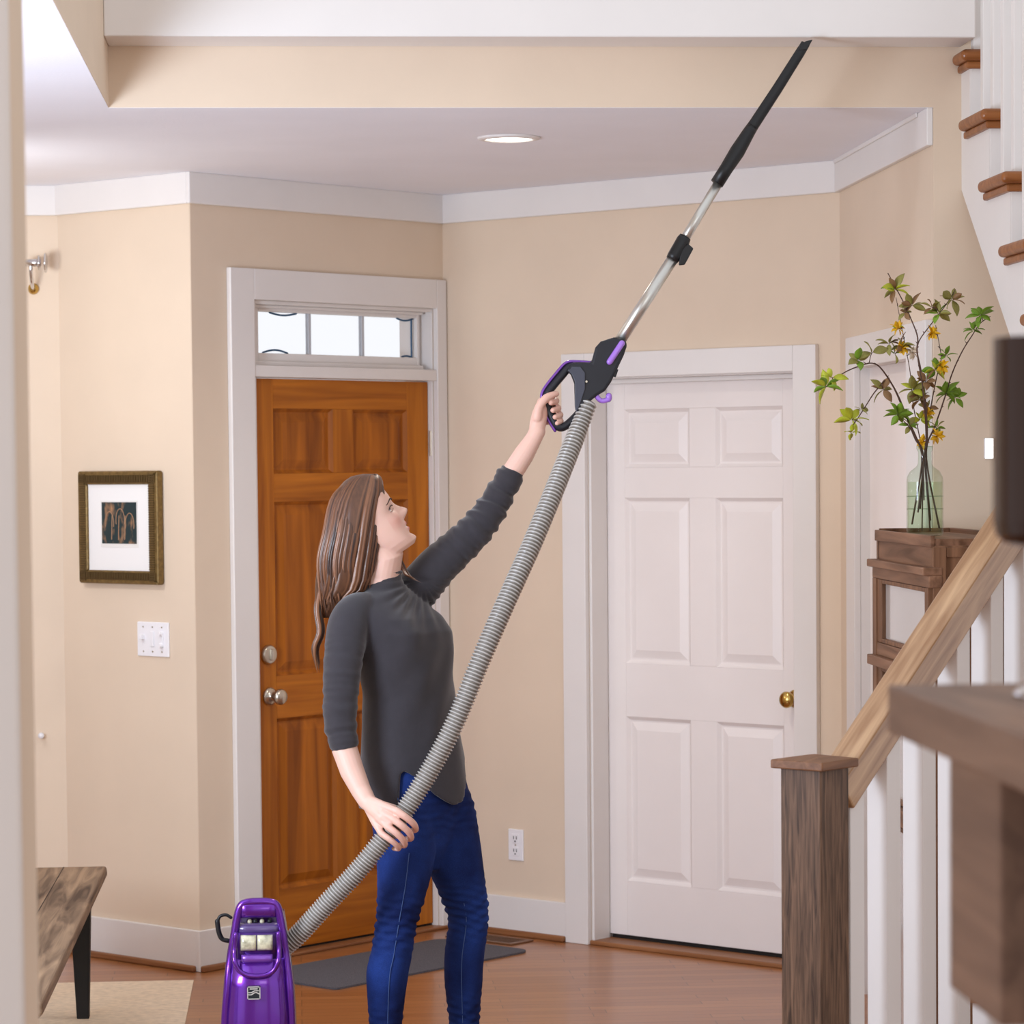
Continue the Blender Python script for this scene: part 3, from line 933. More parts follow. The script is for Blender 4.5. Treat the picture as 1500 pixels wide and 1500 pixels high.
# ------------------------------------------------------------------ foreground shelf and lamp on the right
sh = empty('floating_shelf', (.63, 3.2, 1.15))
tag(sh, 'blurred brown wooden shelf unit close at lower right', 'shelf')
SLX = float(ony(1300, 1001, 3.2)[0])
SLZ = float(ony(1300, 1003, 3.2)[2])
MB().box(SLX-.63, .42, -1.2, 0, SLZ-.052-1.15, SLZ-1.15).build('top_slab', SHELF, sh, bevel=.003)
LGX = float(ony(1391, 1200, 3.1)[0])
LB = 1.70-(1470-686)/4408*3.1-1.15
MB().box(LGX-.63, LGX-.63+.03, -.325, -.10, LB, SLZ-.052-1.15).build('side_panel', SHELF, sh, bevel=.003)
DKW = wood('shaded_shelf_wood', (52, 32, 22), (78, 50, 34), 'Z', 6, .6)  # darker tone paints in the shade inside the open shelf
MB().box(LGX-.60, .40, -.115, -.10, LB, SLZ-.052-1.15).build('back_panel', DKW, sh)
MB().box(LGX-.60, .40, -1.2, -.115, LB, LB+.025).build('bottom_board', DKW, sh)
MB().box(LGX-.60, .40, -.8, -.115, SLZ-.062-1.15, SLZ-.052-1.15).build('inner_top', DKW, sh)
struct(MB().box(1.03, 1.13, 1.3, 3.9, 0, 3.2).build('wall_foreground_right', WALL), 'plain tan wall behind the foreground shelf and lamp', 'wall')
tl = empty('table_lamp', (float(ony(1545, 1000, 3.0)[0]), 3.0, SLZ))
tag(tl, 'blurred glossy dark brown lamp at the right edge', 'lamp')
AMB = mat('dark_amber_glass', (52, 26, 9), .22, spec=.4)
zt = 1.70-(502-686)/4408*3.0-SLZ
zb = 1.70-(812-686)/4408*3.0-SLZ
rr = .062
MB().lathe([(.001, zb), (rr-.024, zb), (rr-.010, zb+.004), (rr-.003, zb+.012), (rr, zb+.026), (rr, zt), (rr-.004, zt), (rr-.004, zb+.03), (.001, zb+.02)], (0, 0, 0), 'Z', 40).build('shade', AMB, tl, smooth=False, bevel=.002)
MB().lathe([(.001, 0), (.042, 0), (.042, .004), (.036, .010), (.012, .014), (.008, .03), (.008, zb+.01), (.001, zb+.01)], (0, 0, 0), 'Z', 32).build('base', CHROME, tl, smooth=True)

# ------------------------------------------------------------------ vacuum cleaner
YV = 7.72
PURP = mat('metallic_purple', (104, 38, 160), .24, .75, coat=.7)
PURPL = mat('purple_trim', (126, 74, 176), .25, .4, coat=.5)
PURPT = mat('translucent_violet', (168, 120, 220), .2, coat=.6)
GRAPH = mat('graphite_plastic', (34, 35, 41), .45, var=.1, scale=20)
CLEAR = mat('clear_plastic', (206, 200, 170), .12, coat=.8, var=.5, scale=55)
HOSEM = mat('grey_hose', (186, 182, 176), .28, var=.12, scale=60, coat=.5)
ALU = mat('brushed_aluminium', (208, 206, 200), .3, .9)
def V(px, py, dy=0):
    return ony(px, py, YV+dy)
vo = V(378, 1500)
vc = empty('vacuum_cleaner', (float(vo[0]), YV, 0))
tag(vc, 'metallic purple upright vacuum with hose, wand and crevice tool', 'vacuum cleaner')
VO = np.array([vo[0], YV, 0])
def vl(p):
    return np.array(p)-VO
pm = YV/4408
def vz(y):
    return float(V(378, y)[2])
# silhouette half-widths of the purple shell, top to floor (px rows extrapolated below the frame)
def vx(px, py):
    return float(V(px, py)[0]-VO[0])
sil = [(1316, 356, 401), (1322, 350, 409), (1340, 344, 414), (1370, 339, 419), (1400, 334, 423), (1440, 329, 428), (1480, 326, 431), (1520, 325, 432), (1580, 328, 430), (1625, 336, 424)]
def shellring(l, r, z, d, yc, n=36, e=.62):
    cx_, hw = (l+r)/2, (r-l)/2
    out = []
    for k in range(n):
        a = 2*pi*k/n
        ca, sa = cos(a), sin(a)
        out.append((cx_+hw*math.copysign(abs(ca)**e, ca), yc+d*math.copysign(abs(sa)**e, sa), z))
    return out
# rear body, graphite
rg_ = []
for y, l, r in sil:
    if y < 1340:
        continue
    rg_.append(shellring(vx(l+2, y), vx(r+1, y)+.003, vz(y), .075, .06))
MB().rings(rg_).build('rear_body', mat('deep_violet_plastic', (46, 22, 78), .3, .3, coat=.5), vc, smooth=True)
# front shell (below the handle window)
rings = []
for y, l, r in sil:
    if y < 1400:
        continue
    dep = .050+.02*min(1, (y-1380)/120)
    rings.append(shellring(vx(l+5, y), vx(r-6, y), vz(y), dep, -.02, e=.7))
MB().rings(rings).build('front_shell', PURP, vc, smooth=True)
# side rails that rise into the carry handle loop
def rail_path(side):
    rows = [(1625, 340, 420), (1560, 332, 426), (1500, 330, 427), (1440, 334, 424), (1400, 338, 419), (1370, 343, 415), (1340, 348, 410), (1324, 353, 405)]
    return [(vx(l if side < 0 else r, y), -.035-.012*(1 if y > 1400 else 0), vz(y)) for y, l, r in rows]
lp = rail_path(-1)+[(vx(362, 1318), -.035, vz(1319)), (vx(378, 1317), -.035, vz(1318)), (vx(395, 1318), -.035, vz(1319))]+rail_path(1)[::-1]
MB().tube(bez(lp, 90), .0105, 12).build('carry_handle', PURP, vc, smooth=True)
hb = MB().rings([shellring(vx(353, y), vx(405, y), vz(y), d_, -.034, 24, .5) for y, d_ in ((1320, .008), (1323, .013), (1331, .015), (1338, .012), (1341, .006))])
hb.build('handle_bar', PURP, vc, smooth=True)
MB().rings([shellring(vx(345, y), vx(412, y), vz(y), d_, -.01, 24, .6) for y, d_ in ((1350, .02), (1354, .035), (1362, .037), (1366, .02))]).build('bin_lid', mat('smoky_plastic', (92, 72, 120), .2, .1, coat=.6), vc, smooth=True)
for k, px in enumerate((366, 374, 384, 395)):
    MB().lathe([(.001, 0), (.006, 0), (.006, .006), (.003, .01), (.001, .01)], (vx(px, 1350), -.02, vz(1350)), 'Z', 10).build('lid_latch', GRAPH if k % 2 else CLEAR, vc, smooth=True)
# recessed bucket of the front: surround arch, clear window, catch
arch = [(346, 1362), (344, 1385), (345, 1400), (351, 1413), (362, 1420), (377, 1422), (392, 1420), (402, 1413), (408, 1400), (409, 1385), (408, 1362)]
MB().tube(bez([(vx(x, y), -.072-.012*(y > 1395), vz(y)) for x, y in arch], 40), .0065, 10).build('arch_trim', PURP, vc, smooth=True)
MB().rings([shellring(vx(347, y), vx(408, y), vz(y), .05, -.015, 30, .6) for y in (1362, 1380, 1405)]).build('bin_neck', mat('bin_violet_plastic', (66, 26, 110), .3, .5, coat=.4), vc, smooth=True)  # bin neck in one even, darker violet plastic
wn_ = MB()
for l, r in ((353, 376), (377, 400)):
    wn_.rings([shellring(vx(l, y), vx(r, y), vz(y), d_, -.062, 20, .55) for y, d_ in ((1364, .006), (1367, .014), (1382, .016), (1386, .008))])
wn_.build('clear_window', CLEAR, vc, smooth=True)
MB().rings([shellring(vx(354, y), vx(400, y), vz(y), d_, -.066, 24, .6) for y, d_ in ((1392, .006), (1395, .014), (1401, .013), (1404, .005))]).build('release_catch', PURPL, vc, smooth=True)
# emblem
emb = empty('emblem', (vx(372.5, 1445), -.0905, vz(1445)))
emb.parent = vc
hs = 9.5*pm
MB().box(-hs, hs, -.004, .012, -hs, hs).build('badge_plate', mat('badge_dark', (30, 40, 44), .3), emb, bevel=.002)
SIL = mat('badge_silver', (214, 214, 208), .3, .4)
e2 = MB()
t_ = hs*.14
e2.box(-hs, hs, -.006, -.004, hs-t_, hs).box(-hs, hs, -.006, -.004, -hs, -hs+t_).box(-hs, -hs+t_, -.006, -.004, -hs, hs).box(hs-t_, hs, -.006, -.004, -hs, hs)
e2.box(-hs*.6, hs*.6, -.006, -.004, hs*.55, hs*.72)
e2.build('badge_border', SIL, emb)
e3 = MB()
e3.prism([(-hs*.9, -hs*.02), (-hs*.35, -hs*.02), (hs*.15, hs*.26), (hs*.75, hs*.26), (hs*.75, hs*.40), (hs*.1, hs*.40), (-hs*.4, hs*.12), (-hs*.9, hs*.12)], -.006, -.004)
e3.prism([(-hs*.9, -hs*.34), (-hs*.3, -hs*.34), (hs*.1, -hs*.06), (hs*.35, hs*.02), (hs*.9, -hs*.30), (hs*.9, -hs*.14), (hs*.4, hs*.16), (hs*.0, hs*.06), (-hs*.4, -hs*.2), (-hs*.9, -hs*.2)], -.006, -.004)
e3.build('badge_mark', SIL, emb)
# floor head and wheels below the frame
MB().rings([shellring(-.15, .15, z, d_, -.12, 36, .5) for z, d_ in ((.006, .10), (.03, .115), (.06, .11), (.085, .06))]).build('floor_head', PURP, vc, smooth=True)
MB().rings([shellring(-.06, .06, z, .05, -.02, 24, .6) for z in (.05, .10, .16)]).build('neck', GRAPH, vc, smooth=True)
for sx in (-.125, .125):
    MB().lathe([(.001, -.018), (.04, -.018), (.044, -.01), (.044, .01), (.04, .018), (.001, .018)], (sx, .04, .044), 'X', 24).build('wheel', BLACK, vc, smooth=True)
# cord clip at left
cl_ = [(338, 1345), (331, 1341), (322, 1343), (318, 1352)]
MB().tube(bez([(vx(x, y), .02, vz(y)) for x, y in cl_], 16), .0042, 8).build('power_cord', BLACK, vc, smooth=True)
MB().tube(bez([(vx(x, y), .02, vz(y)) for x, y in ((318, 1350), (320, 1365), (325, 1376), (334, 1379))], 16), [.0065]*10+[.006]*6, 8).build('cord_plug', BLACK, vc, smooth=True)

# hose: from behind the vacuum, through the right hand, up in front of her to the handle
YP = 8.0
def Q(px, py, dy=0):
    return ony(px, py, YP+dy)
HOSE = [(415, 1388, -.24), (440, 1366, -.25), (480, 1322, -.26), (520, 1280, -.265), (553, 1240, -.265), (590, 1192, -.255), (630, 1128, -.245), (668, 1055, -.24), (705, 965, -.22), (742, 880, -.17), (778, 800, -.10), (808, 728, -.03), (835, 660, .05), (850, 622, .09), (863, 590, .11)]
hp_ = bez([vl(Q(*h)) for h in HOSE], 700)
seglen = [0]
for i in range(1, 700):
    seglen.append(seglen[-1]+np.linalg.norm(hp_[i]-hp_[i-1]))
tot = seglen[-1]
pts, rad, ridge = [], [], []
j = 0
s_ = 0.
while s_ < tot:
    per = .0082+.0036*(s_/tot)**1.5
    for c_, r_ in ((0, .0), (.22, .0), (.40, .45), (.52, 1.), (.68, 1.), (.82, .45)):
        v = min(s_+per*c_, tot)
        while j < 698 and seglen[j+1] < v:
            j += 1
        f_ = (v-seglen[j])/(seglen[j+1]-seglen[j])
        pts.append(hp_[j]*(1-f_)+hp_[j+1]*f_)
        br_ = .0222 if v < tot*.93 else .0222-.004*(v-tot*.93)/(tot*.07)
        rad.append(br_+.0046*r_)
        ridge.append(r_)
    s_ += per
hoo = MB().tube(pts, rad, 20, round_ends=False).build('hose', mat('hose_membrane', (124, 117, 108), .35, coat=.3), vc, smooth=True)
hoo.data.materials.append(HOSEM)
for pl_ in hoo.data.polygons:
    k_ = pl_.index//20
    if k_ < len(ridge)-1 and (ridge[k_]+ridge[k_+1]) >= 1.4:
        pl_.material_index = 1

# wand handle: solid grip body + D loop
def Wd(px, py, dy):
    return vl(Q(px, py, dy))
ax0, ax1 = np.array([870, 565]), np.array([1188, 60])
def wd_dy(px):                       # depth along the wand, tip rests against the fascia
    return .12+(px-870)/(1188-870)*(8.15-8.0-.12)
poly_ = [(838, 531), (866, 531), (872, 509), (880, 500), (899, 494), (915, 497), (919, 505), (914, 520), (895, 560), (886, 573), (874, 580), (862, 590), (848, 606), (842, 600), (841, 562), (836, 549), (829, 543)]
front = [Wd(x, y, .12-.024) for x, y in poly_]
back = [Wd(x, y, .12+.024) for x, y in poly_]
hb_ = MB().rings([front, back]).build('handle_body', GRAPH, vc, bevel=.008, seg=3)
MB().rings([[Wd(x, y, .0925+d_) for x, y in ((838, 537), (850, 537), (857, 546), (857, 570), (851, 588), (845, 604), (842.5, 600), (842.5, 560), (838, 549), (833, 544))] for d_ in (0, .004)]).build('side_inlay', mat('slate_inlay', (70, 72, 84), .4), vc, bevel=.0015)
loop = [(866, 538), (846, 537), (834, 538), (822, 551), (802, 576), (801, 590), (808, 610), (818, 625), (828, 624), (842, 612), (854, 598)]
MB().tube(bez([Wd(x, y, .12) for x, y in loop], 60), .0115, 14, flat=1.3, ref=(0, 1, 0)).build('handle_loop', GRAPH, vc, smooth=True)
tr = [(866, 531), (846, 529.5), (830, 531), (816, 545), (795, 573), (795, 591), (802, 613), (813, 631)]
MB().tube(bez([Wd(x, y, .12) for x, y in tr], 50), .0042, 8, flat=2., ref=(0, 1, 0)).build('purple_edge', PURPL, vc, smooth=True)
MB().tube([Wd(893, 530, .092), Wd(911, 503, .092)], .0085, 12, flat=1.).build('release_button', PURPT, vc, smooth=True)
MB().rings([[Wd(x, y, d_) for x, y in ((896, 541), (906, 541), (902, 553), (894, 550))] for d_ in (.10, .14)]).build('clip_block', BLACK, vc, bevel=.002)
lv = bez([Wd(x, y, .11) for x, y in ((872, 570), (874, 580), (881, 587), (891, 585), (892, 580))], 20)
MB().tube(lv, [.007]*14+[.0085]*6, 10).build('hose_lever', PURPT, vc, smooth=True)
MB().lathe([(.001, 0), (.004, 0), (.003, -.003), (.001, -.003)], tuple(Wd(859, 559, .094)), 'Y', 12).build('screw', NICKEL, vc)
# aluminium telescopic tube, clamp, black sleeve, crevice nozzle
def AX(px, py):
    return Wd(px, py, wd_dy(px))
MB().tube([AX(900, 512), AX(994, 366)], .0158, 24, round_ends=False).build('lower_tube', ALU, vc, smooth=True)
MB().tube([AX(985, 380), AX(1056, 262)], .0128, 24, round_ends=False).build('upper_tube', ALU, vc, smooth=True)
MB().tube([AX(984, 381), AX(988, 375), AX(1001, 352), AX(1004, 347)], [.017, .0195, .019, .0165], 20, round_ends=False).build('tube_clamp', BLACK, vc, smooth=True)
MB().rings([[Wd(x, y, wd_dy(1000)+d_) for x, y in ((997, 366), (1008, 357), (1016, 364), (1003, 388), (994, 389))] for d_ in (-.016, .012)]).build('clamp_latch', BLACK, vc, bevel=.003)
MB().tube([AX(1050, 269), AX(1064, 247), AX(1080, 222), AX(1098, 192), AX(1102, 186)], [.0185, .0185, .021, .017, .0155], 20, round_ends=False).build('nozzle_sleeve', BLACK, vc, smooth=True)
MB().tube([AX(1100, 189), AX(1104, 183), AX(1140, 128), AX(1172, 77), AX(1180, 64)], [.0165, .0155, .0145, .0135, .0125], 16, round_ends=False, flat=.75, ref=(0, 1, 0)).build('crevice_nozzle', BLACK, vc, smooth=True)
MB().rings([[Wd(x, y, wd_dy(1180)+d_) for x, y in ((1173, 62), (1176, 63), (1181, 60), (1190.5, 58), (1182, 73), (1170, 74))] for d_ in (-.011, .011)]).build('nozzle_tip', BLACK, vc, bevel=.002)

# ------------------------------------------------------------------ person
pr = empty('person', tuple(float(v) for v in (Q(620, 1000)[0], YP, 0)))
tag(pr, 'woman in charcoal top and blue jeans reaching up with the vacuum wand', 'person')
PO = np.array([Q(620, 1000)[0], YP, 0])
def P(px, py, dy=0):
    return Q(px, py, dy)-PO
S = YP/4408
TW = radians(38)
FWD = np.array([cos(TW), -sin(TW), 0])
LFT = np.array([sin(TW), cos(TW), 0])
ZU = np.array([0, 0, 1.])
def ering(c, a, b_, n=40, e=.9, bump=None):
    out = []
    for k in range(n):
        t = 2*pi*k/n
        ca, sa = cos(t), sin(t)
        f_ = b_*math.copysign(abs(ca)**e, ca)
        l_ = a*math.copysign(abs(sa)**e, sa)
        if bump:
            f_ += bump(t)
        out.append(np.array(c)+FWD*f_+LFT*l_)
    return out
def remesh(mb, name, m, parent, vox, smooth=6, fac=.5):
    o = mb.build(name, m, parent)
    r = o.modifiers.new('r', 'REMESH')
    r.mode, r.voxel_size, r.use_smooth_shade = 'VOXEL', vox, True
    sm = o.modifiers.new('s', 'SMOOTH')
    sm.factor, sm.iterations = fac, smooth
    bake(o)
    o.data.polygons.foreach_set('use_smooth', [True]*len(o.data.polygons))
    if not o.data.materials:
        o.data.materials.append(m)
    return o
def coords(o):
    n = len(o.data.vertices)
    c_ = np.empty(n*3)
    o.data.vertices.foreach_get('co', c_)
    nn = np.empty(n*3)
    o.data.vertices.foreach_get('normal', nn)
    return c_.reshape(-1, 3), nn.reshape(-1, 3)
def setco(o, c_):
    o.data.vertices.foreach_set('co', c_.ravel())
    o.data.update()

# --- head frame
AL = radians(33)
f3 = np.array([.999, .04, 0]); f3 /= np.linalg.norm(f3)
HF = cos(AL)*f3+sin(AL)*ZU
HU = -sin(AL)*f3+cos(AL)*ZU
HL = np.cross(HU, HF)
HO = P(573, 818, -.01)
HT = [(0, .074, .010, .028), (.010, .083, -.005, .040), (.025, .081, -.015, .050), (.045, .080, -.03, .057), (.065, .082, -.055, .062), (.085, .082, -.075, .066), (.105, .080, -.088, .069), (.125, .083, -.094, .072), (.145, .087, -.096, .074), (.165, .085, -.094, .075), (.185, .076, -.085, .071), (.205, .055, -.065, .058), (.218, .028, -.038, .036), (.225, .002, -.012, .010)]
hz = [r[0] for r in HT]
NZ = [(.064, 0), (.070, .007), (.076, .017), (.082, .025), (.087, .028), (.093, .025), (.102, .017), (.112, .009), (.120, .004), (.130, 0)]
def g(v, s_):
    return exp(-(v/s_)**2)
def headx(x, y, z):
    """feature offset along local x at a front point"""
    if x < .02:
        return 0
    d = np.interp(z, [n[0] for n in NZ], [n[1] for n in NZ], 0, 0)*g(y, .0125 if z < .09 else .0095)
    d += .004*g(z-.077, .007)*(g(y-.012, .007)+g(y+.012, .007))
    d += .0060*g(z-.0575, .0055)*g(y, .020)+.0065*g(z-.0425, .0055)*g(y, .018)
    d -= .0050*g(z-.0500, .0022)*g(y, .024)
    d += .0050*g(z-.014, .011)*g(y, .020)-.003*g(z-.031, .005)*g(y, .02)
    d -= .0085*g(z-.112, .0095)*(g(y-.031, .015)+g(y+.031, .015))
    d += .0030*g(z-.132, .008)*(g(y-.028, .022)+g(y+.028, .022))
    d += .0045*g(z-.082, .014)*(g(y-.042, .018)+g(y+.042, .018))
    return d
def head_local(phi, z):
    xf, xb, w_ = (np.interp(z, hz, [r[i] for r in HT]) for i in (1, 2, 3))
    xc = float(np.interp(z, [0, .03, .09], [.03, .022, 0]))
    ca, sa = cos(phi), sin(phi)
    e = .86
    x = xc+((xf-xc) if ca > 0 else (xc-xb))*math.copysign(abs(ca)**e, ca)
    y = w_*math.copysign(abs(sa)**e, sa)
    return x+headx(x, y, z), y, z
def HW(x, y, z):
    return HO+HF*x+HL*y+HU*z
def face_surf(y, z):
    lo, hi = 0., pi/2
    s_ = 1 if y >= 0 else -1
    for _ in range(30):
        m_ = (lo+hi)/2
        if abs(head_local(m_, z)[1]) < abs(y):
            lo = m_
        else:
            hi = m_
    x = head_local(s_*lo, z)[0]
    return x
body = MB()
zs_ = np.linspace(0, .225, 90)
body.rings([[HW(*head_local(2*pi*k/96, z)) for k in range(96)] for z in zs_])
# ears
for sy in (-1, 1):
    body.tube([HW(-.012, sy*.064, .078), HW(-.016, sy*.068, .095), HW(-.014, sy*.070, .115), HW(-.004, sy*.068, .124)], [.006, .007, .008, .006], 10)
# neck
body.tube([P(556, 872, 0), P(557, 845, 0), HW(-.012, 0, .012), HW(-.02, 0, .06)], [.058, .051, .050, .050], 24)
# hidden trunk that joins everything
body.rings([ering(P(cx_, y, 0), a, b_, 28) for y, cx_, a, b_ in ((868, 560, .05, .045), (890, 568, .13, .075), (930, 585, .14, .095), (1000, 598, .118, .09), (1060, 600, .112, .085), (1120, 606, .125, .085), (1180, 606, .115, .07), (1225, 606, .07, .04))])
LEGN = [(1140, 594, 36, -.05), (1190, 590, 40, -.075), (1250, 594, 38, -.085), (1300, 589, 32, -.095), (1350, 581, 26, -.105), (1400, 573, 26, -.105), (1430, 567, 27, -.105), (1500, 565, 21, -.10), (1570, 566, 17, -.10), (1618, 566, 17, -.10)]
LEGF = [(1140, 636, 36, .03), (1190, 650, 41, .04), (1250, 663, 38, .06), (1300, 677, 31, .075), (1345, 686, 26, .085), (1400, 680, 26, .09), (1440, 679, 25, .095), (1500, 680, 19.5, .10), (1550, 681, 16, .10), (1590, 681, 16, .10)]
for LG in (LEGN, LEGF):
    body.tube([P(x, y, d) for y, x, w_, d in LG], [w_*S*.8 for y, x, w_, d in LG], 20)
# arms
RA = [(545, 895, 18, -.05), (518, 908, 20, -.105), (507, 945, 21, -.130), (500, 1000, 22, -.155), (498, 1055, 20, -.17), (505, 1098, 18.5, -.18), (516, 1130, 17.5, -.195), (529, 1158, 14.5, -.215), (538, 1174, 13, -.235)]
LA = [(612, 862, 27, .09), (640, 832, 26, .095), (680, 795, 20, .10), (712, 757, 17, .105), (737, 715, 15.5, .11), (752, 690, 16, .11), (768, 665, 15.5, .11), (782, 642, 12.5, .11), (787, 632, 12.5, .11)]
body.tube([P(x, y, d) for x, y, w_, d in RA], [w_*S for x, y, w_, d in RA], 20)
body.tube([P(x, y, d) for x, y, w_, d in LA], [w_*S for x, y, w_, d in LA], 20)
# right hand closed on the hose (hose axis depth about -.262, fingers pass in front of it)
def chain(mb, pts, rads, n=14):
    p_ = bez([P(*p) for p in pts], n)
    r_ = np.interp(np.linspace(0, 1, n), np.linspace(0, 1, len(rads)), rads)
    mb.tube(p_, r_, 12)
palm = [((536, 1172, -.238), .0215), ((549, 1184, -.262), .022), ((562, 1196, -.284), .020), ((570, 1203, -.293), .014)]
body.tube([P(*p) for p, r in palm], [r for p, r in palm], 18, flat=.72, ref=(0, 1, 0))
body.tube([P(538, 1172, -.24), P(562, 1181, -.280), P(581, 1188, -.297)], [.016, .0125, .0095], 12)
body.tube([P(538, 1174, -.24), P(560, 1190, -.284), P(576, 1200, -.300)], [.016, .0120, .0095], 12)
body.tube([P(540, 1178, -.24), P(556, 1199, -.280), P(568, 1211, -.297)], [.016, .0120, .0092], 12)
body.tube([P(540, 1180, -.24), P(551, 1206, -.270), P(559, 1221, -.289)], [.016, .0120, .0085], 12)
chain(body, [(581, 1188, -.298), (593, 1196, -.304), (605, 1206, -.292), (609, 1215, -.268), (602, 1217, -.247)], [.0104, .0094, .0092, .0084, .0072])
chain(body, [(576, 1200, -.301), (588, 1209, -.308), (599, 1219, -.296), (602, 1228, -.271), (594, 1229, -.249)], [.0104, .0094, .0092, .0084, .0072])
chain(body, [(568, 1211, -.298), (580, 1220, -.305), (590, 1230, -.294), (593, 1238, -.271), (585, 1238, -.251)], [.0100, .0090, .0088, .0080, .0070])
chain(body, [(559, 1221, -.290), (570, 1229, -.298), (580, 1237, -.290), (584, 1243, -.271), (577, 1243, -.254)], [.0090, .0082, .0078, .0072, .0062])
chain(body, [(548, 1176, -.235), (562, 1180, -.222), (577, 1184, -.219), (592, 1190, -.222)], [.014, .0115, .0102, .0085])
# left hand around the D loop (bar depth .12)
palm = [((786, 634, .11), .0215), ((788, 620, .112), .0225), ((791, 606, .116), .0215), ((795, 592, .122), .017)]
body.tube([P(*p) for p, r in palm], [r for p, r in palm], 18, flat=.95, ref=(0, 1, 0))
chain(body, [(787, 612, .098), (790, 596, .092), (799, 584, .092), (808, 579, .098), (815, 577, .104)], [.014, .0122, .0112, .0098, .008])
chain(body, [(792, 588, .137), (802, 584, .150), (812, 585, .140), (815, 588, .118), (807, 590, .097)], [.0100, .0092, .0088, .0084, .0076])
chain(body, [(793, 598, .139), (804, 596, .152), (815, 596, .140), (818, 598.5, .118), (810, 601, .097)], [.0100, .0092, .0088, .0084, .0076])
chain(body, [(796, 608, .138), (807, 606.5, .150), (818, 606, .138), (821, 608.5, .118), (813, 611, .100)], [.0098, .0090, .0086, .0080, .0072])
chain(body, [(799, 618, .134), (810, 617, .146), (819, 615, .136), (822, 617, .118), (816, 620, .104)], [.0090, .0082, .0078, .0072, .0064])

# skin with natural colour differences (lips, cheeks, knuckles)
sk = bpy.data.materials.new('skin')
sk.use_nodes = True
nt = sk.node_tree
b = nt.nodes['Principled BSDF']
at = nt.nodes.new('ShaderNodeAttribute')
at.attribute_name = 'tone'
nt.links.new(at.outputs['Color'], b.inputs['Base Color'])
b.inputs['Roughness'].default_value = .48
b.inputs['Subsurface Weight'].default_value = .12
b.inputs['Subsurface Radius'].default_value = (.010, .004, .002)
b.inputs['Subsurface Scale'].default_value = .6
bo = remesh(body, 'body', sk, pr, .0023, 2, .5)
cv, nv = coords(bo)
rel = cv-HO
lx, ly, lz = rel@HF, rel@HL, rel@HU
base_c = np.array(lin((232, 190, 172)))
colr = np.tile(base_c, (len(cv), 1))
def blend(wt, rgb):
    global colr
    wt = np.clip(wt, 0, 1)[:, None]
    colr = colr*(1-wt)+np.array(lin(rgb))*wt
G = lambda v, s_: np.exp(-(v/s_)**2)
fr_ = (lx > .045)
blend(.55*fr_*(G(ly-.045, .02)+G(ly+.045, .02))*G(lz-.078, .02), (222, 150, 134))
lipw = fr_*(G(lz-.0575, .0048)+G(lz-.0425, .0052))*G(ly, .019)
blend(1.25*lipw, (196, 104, 100))
blend(1.6*fr_*G(lz-.0498, .0022)*G(ly, .015), (240, 228, 220))
hands = np.zeros(len(cv))
for hx in (P(596, 1216, -.29), P(812, 592, .11)):
    hands += np.exp(-((np.linalg.norm(cv-hx, axis=1))/.05)**2)
blend(.35*hands, (224, 158, 140))
ca_ = bo.data.color_attributes.new('tone', 'FLOAT_COLOR', 'POINT')
ca_.data.foreach_set('color', np.concatenate([colr, np.ones((len(cv), 1))], 1).ravel())

# eyes, brows, lashes
EYEW = mat('eye_white', (232, 226, 222), .2)
IRIS = mat('iris_dark', (52, 36, 28), .15)
HAIRD = mat('brow_hair', (66, 42, 30), .6)
for sy in (-1, 1):
    ex = face_surf(sy*.031, .112)
    ctr = np.array([ex-.0085, sy*.031, .112])
    ey = MB()
    rs = []
    for i in range(1, 12):
        a = pi*i/12
        rs.append([HW(*(ctr+.0115*np.array([cos(a), sin(a)*cos(2*pi*k/20), sin(a)*sin(2*pi*k/20)]))) for k in range(20)])
    ey.rings(rs).build('eye', EYEW, pr, smooth=True)
    ir = MB()
    gaze = np.array([.93, sy*.10, .12])
    gaze /= np.linalg.norm(gaze)
    e1 = np.cross(gaze, [0, 0, 1.]); e1 /= np.linalg.norm(e1); e2_ = np.cross(gaze, e1)
    ir.rings([[HW(*(ctr+.0117*(gaze*cos(a)+sin(a)*(e1*cos(2*pi*k/16)+e2_*sin(2*pi*k/16))))) for k in range(16)] for a in (.02, .25, .5)])
    ir.build('iris', IRIS, pr, smooth=True)
    for nm, zo, bow, r, col_ in (('upper_lash', .1165, .004, .0013, HAIRD), ('lower_lash', .1075, -.002, .0006, HAIRD)):
        pts = []
        for t in np.linspace(-1, 1, 11):
            y = sy*(.031+.0145*t)
            z = zo+bow*(1-t*t)-.002*t-(.002 if nm[0] == 'u' else 0)
            pts.append(HW(face_surf(y, z)+.0022*(1-t*t)+.0010, y, z))
        MB().tube(pts, r, 6).build(nm, col_, pr, smooth=True)
    pts, rd = [], []
    for t in np.linspace(0, 1, 12):
        y = sy*(.014+.038*t)
        z = .1315+.0055*sin(pi*min(1, t*1.1))-.004*t
        pts.append(HW(face_surf(y, z)+.0006, y, z))
        rd.append(.0026*(1-.6*t))
    MB().tube(pts, rd, 6).build('eyebrow', HAIRD, pr, smooth=True)

